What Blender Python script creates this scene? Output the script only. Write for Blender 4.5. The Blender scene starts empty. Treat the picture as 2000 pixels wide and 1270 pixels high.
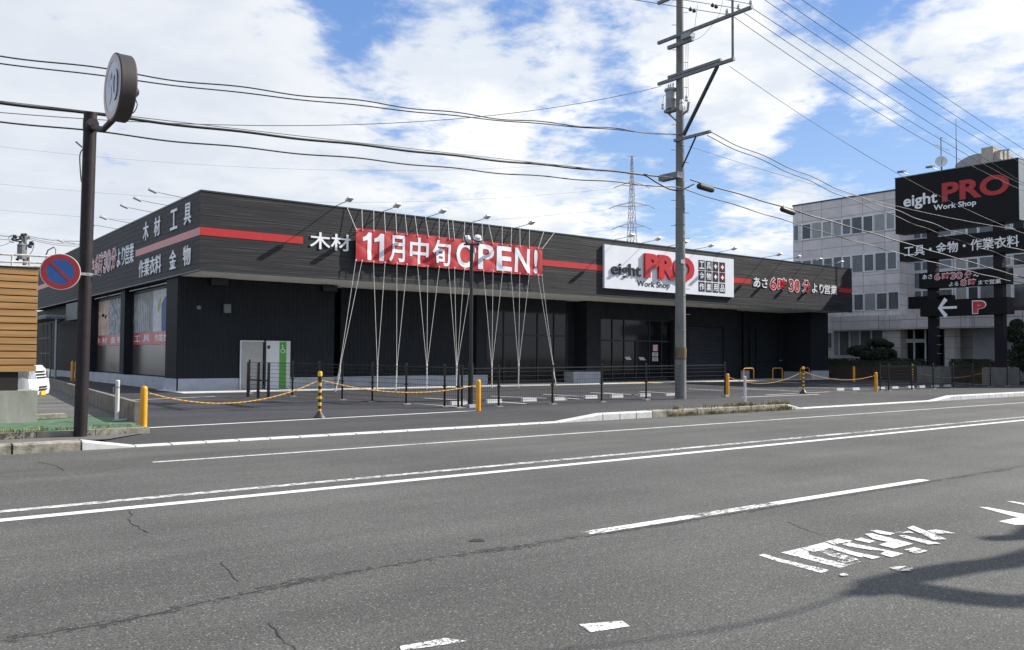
import bpy, math, random
from math import radians as rad, sin, cos, pi
from mathutils import Vector, Matrix
random.seed(7)
SC = bpy.context.scene
COL = SC.collection

# ------------------------------------------------------------------ camera
FPX = 1663.8                       # focal length in photo pixels (photo 2000 wide)
YAW, PITCH, ROLL, EYE = rad(52.3893), rad(2.0923), rad(0.29794), 1.6
_f = Vector((cos(YAW)*cos(PITCH), sin(YAW)*cos(PITCH), sin(PITCH)))
_r0 = Vector((sin(YAW), -cos(YAW), 0)); _u0 = _r0.cross(_f)
_r = _r0*cos(ROLL)+_u0*sin(ROLL); _u = _u0*cos(ROLL)-_r0*sin(ROLL)
cam_data = bpy.data.cameras.new('camera')
cam = bpy.data.objects.new('camera', cam_data); COL.objects.link(cam)
cam.matrix_world = Matrix(((_r.x, _u.x, -_f.x, 0), (_r.y, _u.y, -_f.y, 0), (_r.z, _u.z, -_f.z, EYE), (0, 0, 0, 1)))
cam_data.sensor_width = 36; cam_data.lens = 36*FPX/2000
cam_data.clip_start = 0.1; cam_data.clip_end = 6000
SC.camera = cam

# ------------------------------------------------------------------ light and sky
SUN_EL, SUN_DIR = rad(37), Vector((0.94*cos(rad(37)), -0.342*cos(rad(37)), sin(rad(37))))
SUN_STRENGTH, SKY_STRENGTH = 4.4, 0.1
SC.view_settings.view_transform = 'Standard'; SC.view_settings.look = 'None'
SC.view_settings.exposure = 0.75; SC.view_settings.gamma = 1
sl = bpy.data.lights.new('sun', 'SUN'); sl.energy = SUN_STRENGTH; sl.angle = rad(0.53); sl.color = (1.0, 0.95, 0.88)
so = bpy.data.objects.new('sun', sl); COL.objects.link(so)
so.rotation_euler = (-SUN_DIR).to_track_quat('-Z', 'Y').to_euler(); so.location = (60, -30, 60)

def pxdir(px, py):
    return (_r*((px-1000)/FPX) - _u*((py-635)/FPX) + _f).normalized()

W = bpy.data.worlds.new('World'); SC.world = W; W.use_nodes = True
nt = W.node_tree; nt.nodes.clear()
class NT:
    """tiny node helper"""
    def __init__(s, tree): s.t = tree
    def n(s, typ, **kw):
        nd = s.t.nodes.new(typ)
        for k, v in kw.items():
            if k.startswith('i_'): nd.inputs[k[2:].replace('_', ' ')].default_value = v
            else: setattr(nd, k, v)
        return nd
    def l(s, a, b): s.t.links.new(a, b)
    def math(s, op, a, b=None, clamp=False):
        nd = s.n('ShaderNodeMath', operation=op); nd.use_clamp = clamp
        for k, v in enumerate((a, b)):
            if v is None: continue
            if isinstance(v, (int, float)): nd.inputs[k].default_value = v
            else: s.l(v, nd.inputs[k])
        return nd.outputs[0]
    def ramp(s, v, a, b, c=0., d=1., smooth=True):
        nd = s.n('ShaderNodeMapRange'); nd.interpolation_type = 'SMOOTHSTEP' if smooth else 'LINEAR'
        s.l(v, nd.inputs[0])
        for k, q in zip((1, 2, 3, 4), (a, b, c, d)): nd.inputs[k].default_value = q
        return nd.outputs[0]
    def mix(s, fac, a, b, blend='MIX'):
        nd = s.n('ShaderNodeMix', data_type='RGBA', blend_type=blend)
        for k, v in ((0, fac), (6, a), (7, b)):
            if isinstance(v, (int, float)): nd.inputs[k].default_value = v
            elif isinstance(v, tuple): nd.inputs[k].default_value = (*v[:3], 1)
            else: s.l(v, nd.inputs[k])
        return nd.outputs[2]
    def noise(s, vec, scale, detail=4, rough=.55, dist=0, w=None):
        nd = s.n('ShaderNodeTexNoise'); nd.inputs['Scale'].default_value = scale
        nd.inputs['Detail'].default_value = detail; nd.inputs['Roughness'].default_value = rough
        nd.inputs['Distortion'].default_value = dist
        if vec is not None: s.l(vec, nd.inputs['Vector'])
        return nd.outputs[0]

w = NT(nt)
tc = w.n('ShaderNodeTexCoord'); D = tc.outputs['Generated']
sky = w.n('ShaderNodeTexSky', sky_type='NISHITA'); sky.sun_disc = False
sky.sun_elevation = SUN_EL; sky.sun_rotation = math.atan2(SUN_DIR.x, SUN_DIR.y)
sky.altitude = 20; sky.air_density = 1.0; sky.dust_density = 0.6; sky.ozone_density = 1.6
sep = w.n('ShaderNodeSeparateXYZ'); w.l(D, sep.inputs[0])
zc = w.math('ADD', w.math('MAXIMUM', sep.outputs[2], 0.0), 0.14)
comb = w.n('ShaderNodeCombineXYZ'); w.l(w.math('DIVIDE', sep.outputs[0], zc), comb.inputs[0]); w.l(w.math('DIVIDE', sep.outputs[1], zc), comb.inputs[1])
P2 = comb.outputs[0]
n1 = w.noise(P2, 2.6, 10, .60, .35)
n2 = w.noise(P2, 9.5, 7, .62, .2)
field = w.math('ADD', w.math('MULTIPLY', n1, .56), w.math('MULTIPLY', n2, .44))
field = w.math('ADD', w.math('MULTIPLY', w.math('SUBTRACT', field, .5), 1.75), .5)
def sky_mask(px, py, r_px, wgt):
    global field
    c = pxdir(px, py); a = r_px/FPX
    dt = w.n('ShaderNodeVectorMath', operation='DOT_PRODUCT'); w.l(D, dt.inputs[0]); dt.inputs[1].default_value = c
    g = w.ramp(dt.outputs['Value'], cos(a*1.25), cos(a*.15))
    field = w.math('ADD', field, w.math('MULTIPLY', g, wgt))
for m in [(610, 15, 140, -.18), (720, 85, 110, -.13), (1130, 240, 130, -.14), (1260, 320, 140, -.16), (1500, 350, 200, -.18),
          (1680, 270, 190, -.15), (1900, 250, 150, -.18), (1720, 70, 120, -.06), (1240, 100, 90, -.10), (1020, 40, 90, -.08), (1600, 90, 90, -.06), (1050, 215, 80, -.08),
          (-100, 250, 600, .20), (300, 330, 450, .10), (850, 330, 300, .07), (1480, 240, 90, .24), (1440, 275, 70, .12), (1780, 150, 110, .20), (1650, 165, 90, .16), (1960, 70, 130, .22),
          (1100, 130, 200, .12), (1400, 130, 140, .24), (1500, 190, 110, .16), (1600, 385, 80, .26), (1500, 470, 120, .22), (1050, 400, 200, .14), (850, 60, 110, .10), (430, 110, 180, .16)]:
    sky_mask(*m)
cover = w.ramp(field, .30, .66)
shade = w.noise(P2, 2.3, 6, .6, .2)
CW = 5.9
cloud = w.mix(w.ramp(shade, .38, .62), (.80*CW, .86*CW, .95*CW), (1.08*CW, 1.09*CW, 1.10*CW))
# hazier, greyer veil on the left of the view
dv = w.n('ShaderNodeVectorMath', operation='DOT_PRODUCT'); w.l(D, dv.inputs[0]); dv.inputs[1].default_value = pxdir(-50, 300)
veil = w.ramp(dv.outputs['Value'], cos(900/FPX), cos(150/FPX))
cloud = w.mix(w.math('MULTIPLY', veil, .70), cloud, (.715*CW, .77*CW, .86*CW))
blue = w.mix(.7, w.mix(1.0, sky.outputs[0], (.9, .95, 1.05), 'MULTIPLY'), w.mix(w.ramp(sep.outputs[2], .14, .40), (2.0, 3.15, 5.2), (1.0, 2.05, 4.5)))
skycol = w.mix(cover, blue, cloud)
hz = w.ramp(sep.outputs[2], 0.0, .10)
skycol = w.mix(hz, (5.0, 5.4, 5.9), skycol)
bg = w.n('ShaderNodeBackground'); w.l(skycol, bg.inputs[0]); bg.inputs[1].default_value = SKY_STRENGTH
wo = w.n('ShaderNodeOutputWorld'); w.l(bg.outputs[0], wo.inputs[0])

# ------------------------------------------------------------------ measuring: photo pixel -> point on a real plane
EYEV = Vector((0, 0, EYE))
def gz(x, y):                       # height of the ground: the lot rises gently towards the shop
    if y < 16: return 0.0
    if y < 20: return 0.02*(y-16)/4
    if y < 35: return 0.02+0.105*(y-20)/15
    return 0.125
def _hit(px, py, axis, val):
    d = pxdir(px, py); return EYEV + d*((val-EYEV[axis])/d[axis])
def FX(px, py, x): return _hit(px, py, 0, x)
def FY(px, py, y): return _hit(px, py, 1, y)
def FZ(px, py, z): return _hit(px, py, 2, z)
def G(px, py, dz=0):
    p = FZ(px, py, dz)
    for _ in range(8): p = FZ(px, py, gz(p.x, p.y)+dz)
    return p

# ------------------------------------------------------------------ materials
MATS = {}
def srgb(r, g, b): return tuple(((c/255)/12.92 if c/255 <= .04045 else ((c/255+.055)/1.055)**2.4) for c in (r, g, b))
def mat(name, col, rough=.6, metal=0., var=.12, vscale=2.5, bump=0., bscale=40., spec=.5, stretch=None, coat=0., dirt=None, detail=5):
    m = bpy.data.materials.new(name); m.use_nodes = True
    t = NT(m.node_tree); b = t.t.nodes['Principled BSDF']
    b.inputs['Roughness'].default_value = rough; b.inputs['Metallic'].default_value = metal
    b.inputs['Specular IOR Level'].default_value = spec; b.inputs['Coat Weight'].default_value = coat
    co = t.n('ShaderNodeTexCoord').outputs['Object']
    if stretch:
        mp = t.n('ShaderNodeMapping'); mp.inputs['Scale'].default_value = stretch; t.l(co, mp.inputs[0]); vec = mp.outputs[0]
    else: vec = co
    c = None
    if var > 0:
        nz = t.noise(vec, vscale, detail, .6)
        c = t.mix(t.ramp(nz, .3, .7), tuple(x*(1-var) for x in col), tuple(min(1, x*(1+var)) for x in col))
    if dirt:
        dcol, amt, dsc = dirt
        c = t.mix(t.math('MULTIPLY', t.ramp(t.noise(co, dsc, 6, .65), .5, .72), amt), c if c is not None else col, dcol)
    if c is not None: t.l(c, b.inputs['Base Color'])
    else: b.inputs['Base Color'].default_value = (*col, 1)
    if bump > 0:
        bn = t.n('ShaderNodeBump'); bn.inputs['Strength'].default_value = bump; bn.inputs['Distance'].default_value = .02
        t.l(t.noise(vec, bscale, 4, .6), bn.inputs['Height']); t.l(bn.outputs[0], b.inputs['Normal'])
    m['k'] = 1; MATS[name] = m
    return m

def asphalt(name, base, speck=.35, crack=True, light=.5):
    m = bpy.data.materials.new(name); m.use_nodes = True
    t = NT(m.node_tree); b = t.t.nodes['Principled BSDF']
    co = t.n('ShaderNodeTexCoord').outputs['Object']
    mp = t.n('ShaderNodeMapping'); mp.inputs['Scale'].default_value = (.06, .55, 1); t.l(co, mp.inputs[0])
    big = t.noise(co, .35, 5, .6); streak = t.noise(mp.outputs[0], 1.6, 5, .6)
    fine = t.noise(co, 62, 2, .6); mid = t.noise(co, 17, 4, .7)
    v = t.math('MULTIPLY', t.ramp(big, .3, .7, .84, 1.12), t.ramp(streak, .3, .7, .82, 1.14))
    v = t.math('MULTIPLY', v, t.ramp(fine, .3, .7, 1-speck, 1+speck, False))
    v = t.math('MULTIPLY', v, t.ramp(mid, .3, .7, .84, 1.16))
    vo = t.n('ShaderNodeTexVoronoi'); vo.inputs['Scale'].default_value = 46; t.l(co, vo.inputs['Vector'])
    sx = t.n('ShaderNodeSeparateXYZ'); t.l(vo.outputs['Color'], sx.inputs[0])
    chip = t.math('MULTIPLY', t.ramp(sx.outputs[0], .82, .87), t.ramp(vo.outputs['Distance'], .42, .22))
    chipd = t.math('MULTIPLY', t.ramp(sx.outputs[1], .80, .85), t.ramp(vo.outputs['Distance'], .5, .25))
    c = t.mix(1., base, v, 'MULTIPLY')
    c = t.mix(t.math('MULTIPLY', chipd, .55), c, tuple(x*.35 for x in base))
    c = t.mix(t.math('MULTIPLY', chip, light), c, (.34, .33, .30))
    t.l(c, b.inputs['Base Color'])
    b.inputs['Roughness'].default_value = .82; b.inputs['Specular IOR Level'].default_value = .35
    bn = t.n('ShaderNodeBump'); bn.inputs['Strength'].default_value = .55; bn.inputs['Distance'].default_value = .012
    t.l(fine, bn.inputs['Height']); t.l(bn.outputs[0], b.inputs['Normal'])
    return m

def worn_paint(name, col, amount, scale=9., streak=(1, 1, 1), dashed=0):
    m = bpy.data.materials.new(name); m.use_nodes = True
    t = NT(m.node_tree); b = t.t.nodes['Principled BSDF']; out = t.t.nodes['Material Output']
    co = t.n('ShaderNodeTexCoord').outputs['Object']
    mp = t.n('ShaderNodeMapping'); mp.inputs['Scale'].default_value = streak; t.l(co, mp.inputs[0])
    a = t.noise(mp.outputs[0], scale, 8, .75); big = t.noise(co, .9, 3, .6); gr = t.noise(co, 90, 2, .7)
    k = t.math('ADD', t.math('ADD', t.math('MULTIPLY', a, .55), t.math('MULTIPLY', big, .25)), t.math('MULTIPLY', gr, .20))
    keep = t.ramp(k, amount-.03, amount+.03)
    c = t.mix(t.ramp(a, .3, .7), tuple(x*.82 for x in col), col)
    t.l(c, b.inputs['Base Color']); b.inputs['Roughness'].default_value = .7
    tr = t.n('ShaderNodeBsdfTransparent'); mx = t.n('ShaderNodeMixShader')
    t.l(keep, mx.inputs[0]); t.l(tr.outputs[0], mx.inputs[1]); t.l(b.outputs[0], mx.inputs[2]); t.l(mx.outputs[0], out.inputs[0])
    return m

def cladding(name, base, hi, joint=3.03):
    """dark siding boards running along the wall with grain and grazing-sun streaks painted into the colour"""
    m = bpy.data.materials.new(name); m.use_nodes = True
    t = NT(m.node_tree); b = t.t.nodes['Principled BSDF']
    co = t.n('ShaderNodeTexCoord').outputs['Object']
    sp = t.n('ShaderNodeSeparateXYZ'); t.l(co, sp.inputs[0])
    run = t.math('ADD', sp.outputs[0], sp.outputs[1])
    cm = t.n('ShaderNodeCombineXYZ'); t.l(t.math('MULTIPLY', run, .28), cm.inputs[0]); t.l(t.math('MULTIPLY', sp.outputs[2], 17.), cm.inputs[2])
    g = t.noise(cm.outputs[0], 1.15, 5, .5)
    cm2 = t.n('ShaderNodeCombineXYZ'); t.l(t.math('MULTIPLY', run, .8), cm2.inputs[0]); t.l(t.math('MULTIPLY', sp.outputs[2], 40.), cm2.inputs[2])
    g2 = t.noise(cm2.outputs[0], 1., 5, .6)
    c = t.mix(t.ramp(g, .48, .78), base, hi)  # pale streaks of grazing sunlight mixed into the board colour
    c = t.mix(t.math('MULTIPLY', t.ramp(g2, .5, .75), .45), c, tuple(x*.5 for x in base))
    board = t.math('FRACT', t.math('MULTIPLY', sp.outputs[2], 1/0.2275))
    groove = t.ramp(board, .0, .07, 0., 1.)
    jt = t.math('FRACT', t.math('MULTIPLY', run, 1/joint)); jm = t.ramp(jt, .0, .006, 0., 1., False)
    c = t.mix(t.math('MULTIPLY', t.math('SUBTRACT', 1., groove), .35), c, tuple(x*.4 for x in base))
    c = t.mix(t.math('MULTIPLY', t.math('SUBTRACT', 1., jm), .5), c, tuple(x*2.0 for x in base))
    t.l(c, b.inputs['Base Color']); b.inputs['Roughness'].default_value = .6; b.inputs['Specular IOR Level'].default_value = .22
    bn = t.n('ShaderNodeBump'); bn.inputs['Strength'].default_value = .8; bn.inputs['Distance'].default_value = .03
    h = t.math('ADD', t.math('MULTIPLY', groove, .6), t.math('MULTIPLY', g, .5))
    t.l(h, bn.inputs['Height']); t.l(bn.outputs[0], b.inputs['Normal'])
    return m

def tiled(name, base, lineC, wid, hei, axis='Y', mort=.018, rough=.55, var=.08):
    m = bpy.data.materials.new(name); m.use_nodes = True
    t = NT(m.node_tree); b = t.t.nodes['Principled BSDF']
    co = t.n('ShaderNodeTexCoord').outputs['Object']; sp = t.n('ShaderNodeSeparateXYZ'); t.l(co, sp.inputs[0])
    cm = t.n('ShaderNodeCombineXYZ'); t.l(t.math('ADD', sp.outputs[0], sp.outputs[1]), cm.inputs[0]); t.l(sp.outputs[2], cm.inputs[1])
    br = t.n('ShaderNodeTexBrick'); br.offset = 0.; br.inputs['Scale'].default_value = 1.; t.l(cm.outputs[0], br.inputs['Vector'])
    br.inputs['Brick Width'].default_value = wid; br.inputs['Row Height'].default_value = hei; br.inputs['Mortar Size'].default_value = mort
    br.inputs['Mortar Smooth'].default_value = .1; br.inputs['Bias'].default_value = 0
    br.inputs['Color1'].default_value = (*[x*(1-var) for x in base], 1); br.inputs['Color2'].default_value = (*[x*(1+var) for x in base], 1); br.inputs['Mortar'].default_value = (*lineC, 1)
    st = t.ramp(t.noise(co, 1.3, 6, .65), .3, .7, .9, 1.08)
    t.l(t.mix(1., br.outputs[0], st, 'MULTIPLY'), b.inputs['Base Color']); b.inputs['Roughness'].default_value = rough
    bn = t.n('ShaderNodeBump'); bn.inputs['Strength'].default_value = .4; bn.inputs['Distance'].default_value = .02
    inv = t.math('SUBTRACT', 1., br.outputs['Fac']); t.l(inv, bn.inputs['Height']); t.l(bn.outputs[0], b.inputs['Normal'])
    return m

M = {}
M['road'] = asphalt('road asphalt', (.085, .084, .077), .56, light=.48)
M['lot'] = asphalt('new lot asphalt', (.040, .040, .044), .25, light=.25)
M['walk'] = asphalt('sidewalk asphalt', (.052, .051, .050), .28, light=.3)
M['oldwalk'] = asphalt('old lot asphalt', (.12, .115, .105), .32, light=.4)
M['earth'] = mat('earth', (.12, .11, .09), .9, var=.3)
M['green'] = mat('green coating', (.060, .125, .065), .85, var=.35, vscale=3, dirt=((.12, .13, .09), .6, 2.2))
M['kerbnew'] = mat('new kerb concrete', (.54, .54, .52), .8, var=.12, vscale=4, bump=.2, dirt=((.38, .37, .34), .5, 3))
M['kerbold'] = mat('old kerb concrete', (.27, .245, .20), .9, var=.35, vscale=5, bump=.5, dirt=((.07, .065, .045), .9, 3.2))
M['apron'] = mat('apron concrete', (.60, .60, .57), .8, var=.08, vscale=1.2, bump=.15)
M['plinth'] = mat('plinth concrete', (.40, .42, .45), .75, var=.1, vscale=1.5, bump=.15)
M['oldcon'] = mat('stained concrete', (.30, .30, .26), .9, var=.3, vscale=1.1, bump=.15, stretch=(1, 1, .25), dirt=((.075, .085, .05), .85, 1.4))
M['wallcon'] = mat('brown stained wall', (.19, .165, .135), .9, var=.3, vscale=3, bump=.4, dirt=((.07, .06, .045), .7, 2.))
M['white line'] = worn_paint('white paint', (.74, .74, .71), .405, 22)
M['white worn'] = worn_paint('worn white paint', (.72, .72, .69), .495, 16, streak=(.5, 1.6, 1))
M['road letter'] = worn_paint('cracked letter paint', (.72, .72, .69), .445, 24)
M['seam'] = worn_paint('dirty seam', (.048, .046, .042), .53, 14)
M['white thin'] = worn_paint('thin white paint', (.66, .66, .63), .45, 20)
M['tar'] = mat('crack tar', (.022, .021, .019), .85, var=.3)
M['clad'] = cladding('front cladding', (.027, .027, .029), (.085, .084, .082))
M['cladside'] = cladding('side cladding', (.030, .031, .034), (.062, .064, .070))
M['trim'] = mat('parapet trim', (.022, .034, .037), .4, var=.1)
M['soffit'] = mat('soffit', (.80, .77, .71), .8, var=.05)
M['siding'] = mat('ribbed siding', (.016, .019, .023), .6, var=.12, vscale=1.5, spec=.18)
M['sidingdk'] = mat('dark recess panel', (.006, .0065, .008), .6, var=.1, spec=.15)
M['shutter'] = mat('shutter steel', (.030, .034, .046), .5, var=.1, spec=.3)
M['red'] = mat('red stripe', (.46, .016, .018), .45, var=.06)
M['redside'] = mat('red stripe side', (.46, .07, .075), .35, var=.05, spec=.8)
M['redtext'] = mat('red letter', (.50, .013, .016), .3, var=.05, coat=.4)
M['redpylon'] = mat('deep red letter', (.40, .018, .02), .5, var=.08)
M['white'] = mat('white letter', (.80, .81, .82), .45, var=.03)
M['board'] = mat('white sign board', (.74, .76, .80), .4, var=.04, vscale=1.2)
M['banner'] = mat('banner cloth', (.43, .020, .026), .65, var=.08, vscale=2)
M['bannertext'] = mat('banner lettering', (.76, .78, .81), .65, var=.04)
M['blackltr'] = mat('black letter', (.018, .018, .02), .35, var=.05)
M['tile'] = mat('black sign tile', (.018, .018, .02), .4, var=.05)
M['rope'] = mat('white rope', (.72, .70, .66), .85, var=.12, vscale=30)
M['darkmetal'] = mat('black painted metal', (.014, .013, .013), .38, var=.15)
M['fence'] = mat('dark brown fence paint', (.012, .010, .010), .18, var=.1)
M['meshwire'] = mat('thin mesh wire', (.014, .012, .012), .75, var=0, spec=.1)
M['brownpole'] = mat('brown steel pole', (.020, .015, .017), .55, spec=.25, var=.2, vscale=6, dirt=((.05, .035, .028), .3, 7))
M['galv'] = mat('galvanised steel', (.36, .37, .38), .5, .55, var=.15, vscale=7)
M['galvdull'] = mat('dull galvanised steel', (.17, .175, .18), .65, .2, var=.2, vscale=7)
M['lampwhite'] = mat('pale lamp housing', (.62, .64, .65), .45, var=.08)
M['polecon'] = mat('concrete pole', (.165, .168, .158), .85, var=.14, vscale=2.5, bump=.2, stretch=(1, 1, .4), dirt=((.09, .085, .08), .5, 1.4))
M['transf'] = mat('transformer grey', (.26, .28, .285), .5, var=.1)
M['porcelain'] = mat('porcelain', (.62, .60, .58), .3, var=.1)
M['cable'] = mat('black cable', (.012, .012, .013), .6, var=.1)
M['cablegrey'] = mat('grey wire', (.10, .10, .105), .6, var=.1)
M['farwire'] = mat('far wire', (.50, .53, .58), .6, var=0)
M['lattice'] = mat('lattice steel', (.42, .44, .46), .6, .1, var=.12)
M['yellow'] = mat('yellow bollard paint', (.68, .30, .012), .4, var=.07, vscale=5)
M['yrope'] = mat('yellow rope', (.66, .36, .06), .8, var=.2, vscale=40)
M['black'] = mat('black rubber', (.02, .02, .022), .5, var=.15)
M['stripey'] = mat('stripe yellow', (.76, .44, .012), .4, var=.05)
M['postwhite'] = mat('white post', (.66, .63, .63), .5, var=.12, vscale=9, dirt=((.25, .18, .12), .5, 9))
M['wood'] = mat('tan slat', (.36, .19, .068), .6, var=.24, vscale=1.3, stretch=(.4, 1, 9))
M['gapshade'] = mat('gap shade black', (.012, .008, .007), .8, var=0)  # near-black colour carries the shade of slat gaps, recess and drain hole
M['rusty'] = mat('rusty white pipe', (.55, .53, .48), .6, var=.1, dirt=((.25, .13, .06), .7, 9))
M['carwhite'] = mat('white car paint', (.80, .80, .82), .25, var=.02, coat=.6)
M['carred'] = mat('dark red car paint', (.05, .018, .02), .25, var=.05, coat=.6)
M['glassdk'] = mat('dark glass', (.008, .009, .011), .06, var=0, spec=.34)
M['glassoff'] = mat('office glass', (.05, .052, .056), .08, var=.25, vscale=.6, spec=.6)
M['curtain'] = mat('curtained pane', (.27, .275, .265), .25, var=.16, vscale=4, stretch=(1, 5, .4))
M['curtaindk'] = mat('dim curtained pane', (.12, .125, .128), .2, var=.25, vscale=3, stretch=(1, 5, .4))
M['spandrel'] = mat('blue grey spandrel glass', (.12, .155, .175), .12, var=.1)
M['alu'] = mat('aluminium frame', (.66, .69, .71), .4, .1, var=.06)
M['aludark'] = mat('dark aluminium', (.012, .013, .015), .45, 0, var=.1)
M['headlamp'] = mat('headlamp lens', (.30, .32, .35), .1, var=.3, vscale=12, spec=.8)
M['office'] = tiled('office panel', (.60, .565, .55), (.29, .19, .19), 1.72, .78)
M['canopy'] = tiled('office canopy panel', (.54, .515, .51), (.20, .16, .17), 3.0, .62)
M['brick'] = tiled('brown brick', (.075, .048, .038), (.05, .042, .038), .24, .085, mort=.01, var=.25)
M['pylon'] = mat('pylon panel', (.008, .008, .010), .5, var=.08, spec=.15)
M['pylonpost'] = mat('pylon post', (.010, .010, .015), .5, var=.08, spec=.2)
M['pylonside'] = mat('pylon side sheet', (.24, .27, .29), .5, var=.06)
M['leaf'] = mat('hedge leaf', (.030, .045, .018), .7, var=.5, vscale=7)
M['pine'] = mat('pine needles', (.022, .036, .018), .75, var=.6, vscale=5)
M['bark'] = mat('bark', (.05, .04, .032), .9, var=.3, bump=.6)
M['grass'] = mat('dry weeds', (.24, .22, .10), .8, var=.55, vscale=4)
M['doorwhite'] = mat('white steel door', (.62, .64, .65), .4, var=.04)
M['doorgrey'] = mat('grey steel door', (.36, .35, .33), .5, var=.08)
M['lime'] = mat('green door band', (.075, .33, .04), .45, var=.05)
M['signblue'] = mat('sign blue', (.012, .07, .24), .35, var=.06)
M['signred'] = mat('sign red', (.28, .014, .018), .4, var=.1)
M['signrim'] = mat('sign rim', (.55, .50, .45), .5, var=.1)
M['drum'] = mat('drum brown', (.040, .033, .030), .55, var=.15, dirt=((.04, .03, .03), .5, 5))
M['lens'] = mat('faded sign face', (.36, .38, .42), .25, var=.08, spec=.6)
M['lensred'] = mat('faded red ring', (.30, .17, .18), .2, var=.12)
M['lensblue'] = mat('faded blue numeral', (.17, .22, .36), .2, var=.1)
M['sunk'] = mat('tan penthouse', (.42, .38, .31), .8, var=.1)
M['vault'] = mat('grey vault roof', (.30, .295, .30), .7, var=.08)
M['yplate'] = mat('yellow plate', (.75, .45, .02), .5, var=.1)
M['notice'] = mat('white notice', (.72, .74, .76), .5, var=.05)
M['greyink'] = mat('grey ink', (.15, .16, .17), .6, var=.05)
M['floor tactile'] = mat('yellow tactile paving', (.62, .42, .06), .7, var=.15)
M['pwood'] = mat('poster wood photo', (.52, .40, .29), .5, var=.3, vscale=2, stretch=(1, 1.5, 1))
M['pmetal'] = mat('poster metal photo', (.24, .26, .29), .5, var=.6, vscale=3)
M['ptool'] = mat('poster tool photo', (.25, .25, .25), .5, var=.35, vscale=2)
M['pcloth'] = mat('poster backdrop', (.55, .56, .58), .5, var=.15)
M['pblue'] = mat('poster blue overall', (.03, .075, .24), .5, var=.2)
M['pyellow'] = mat('poster yellow glove', (.46, .36, .06), .5, var=.2)
M['plank'] = mat('poster plank', (.62, .46, .32), .5, var=.25, vscale=6)
M['steelbit'] = mat('poster steel rod', (.66, .66, .66), .4, var=.3)
M['streakglass'] = mat('brownish lower glass', (.075, .07, .06), .22, var=.35, vscale=5, stretch=(1, 6, .5), spec=.6)  # vertical streaks of reflection painted into the pane colour

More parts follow.
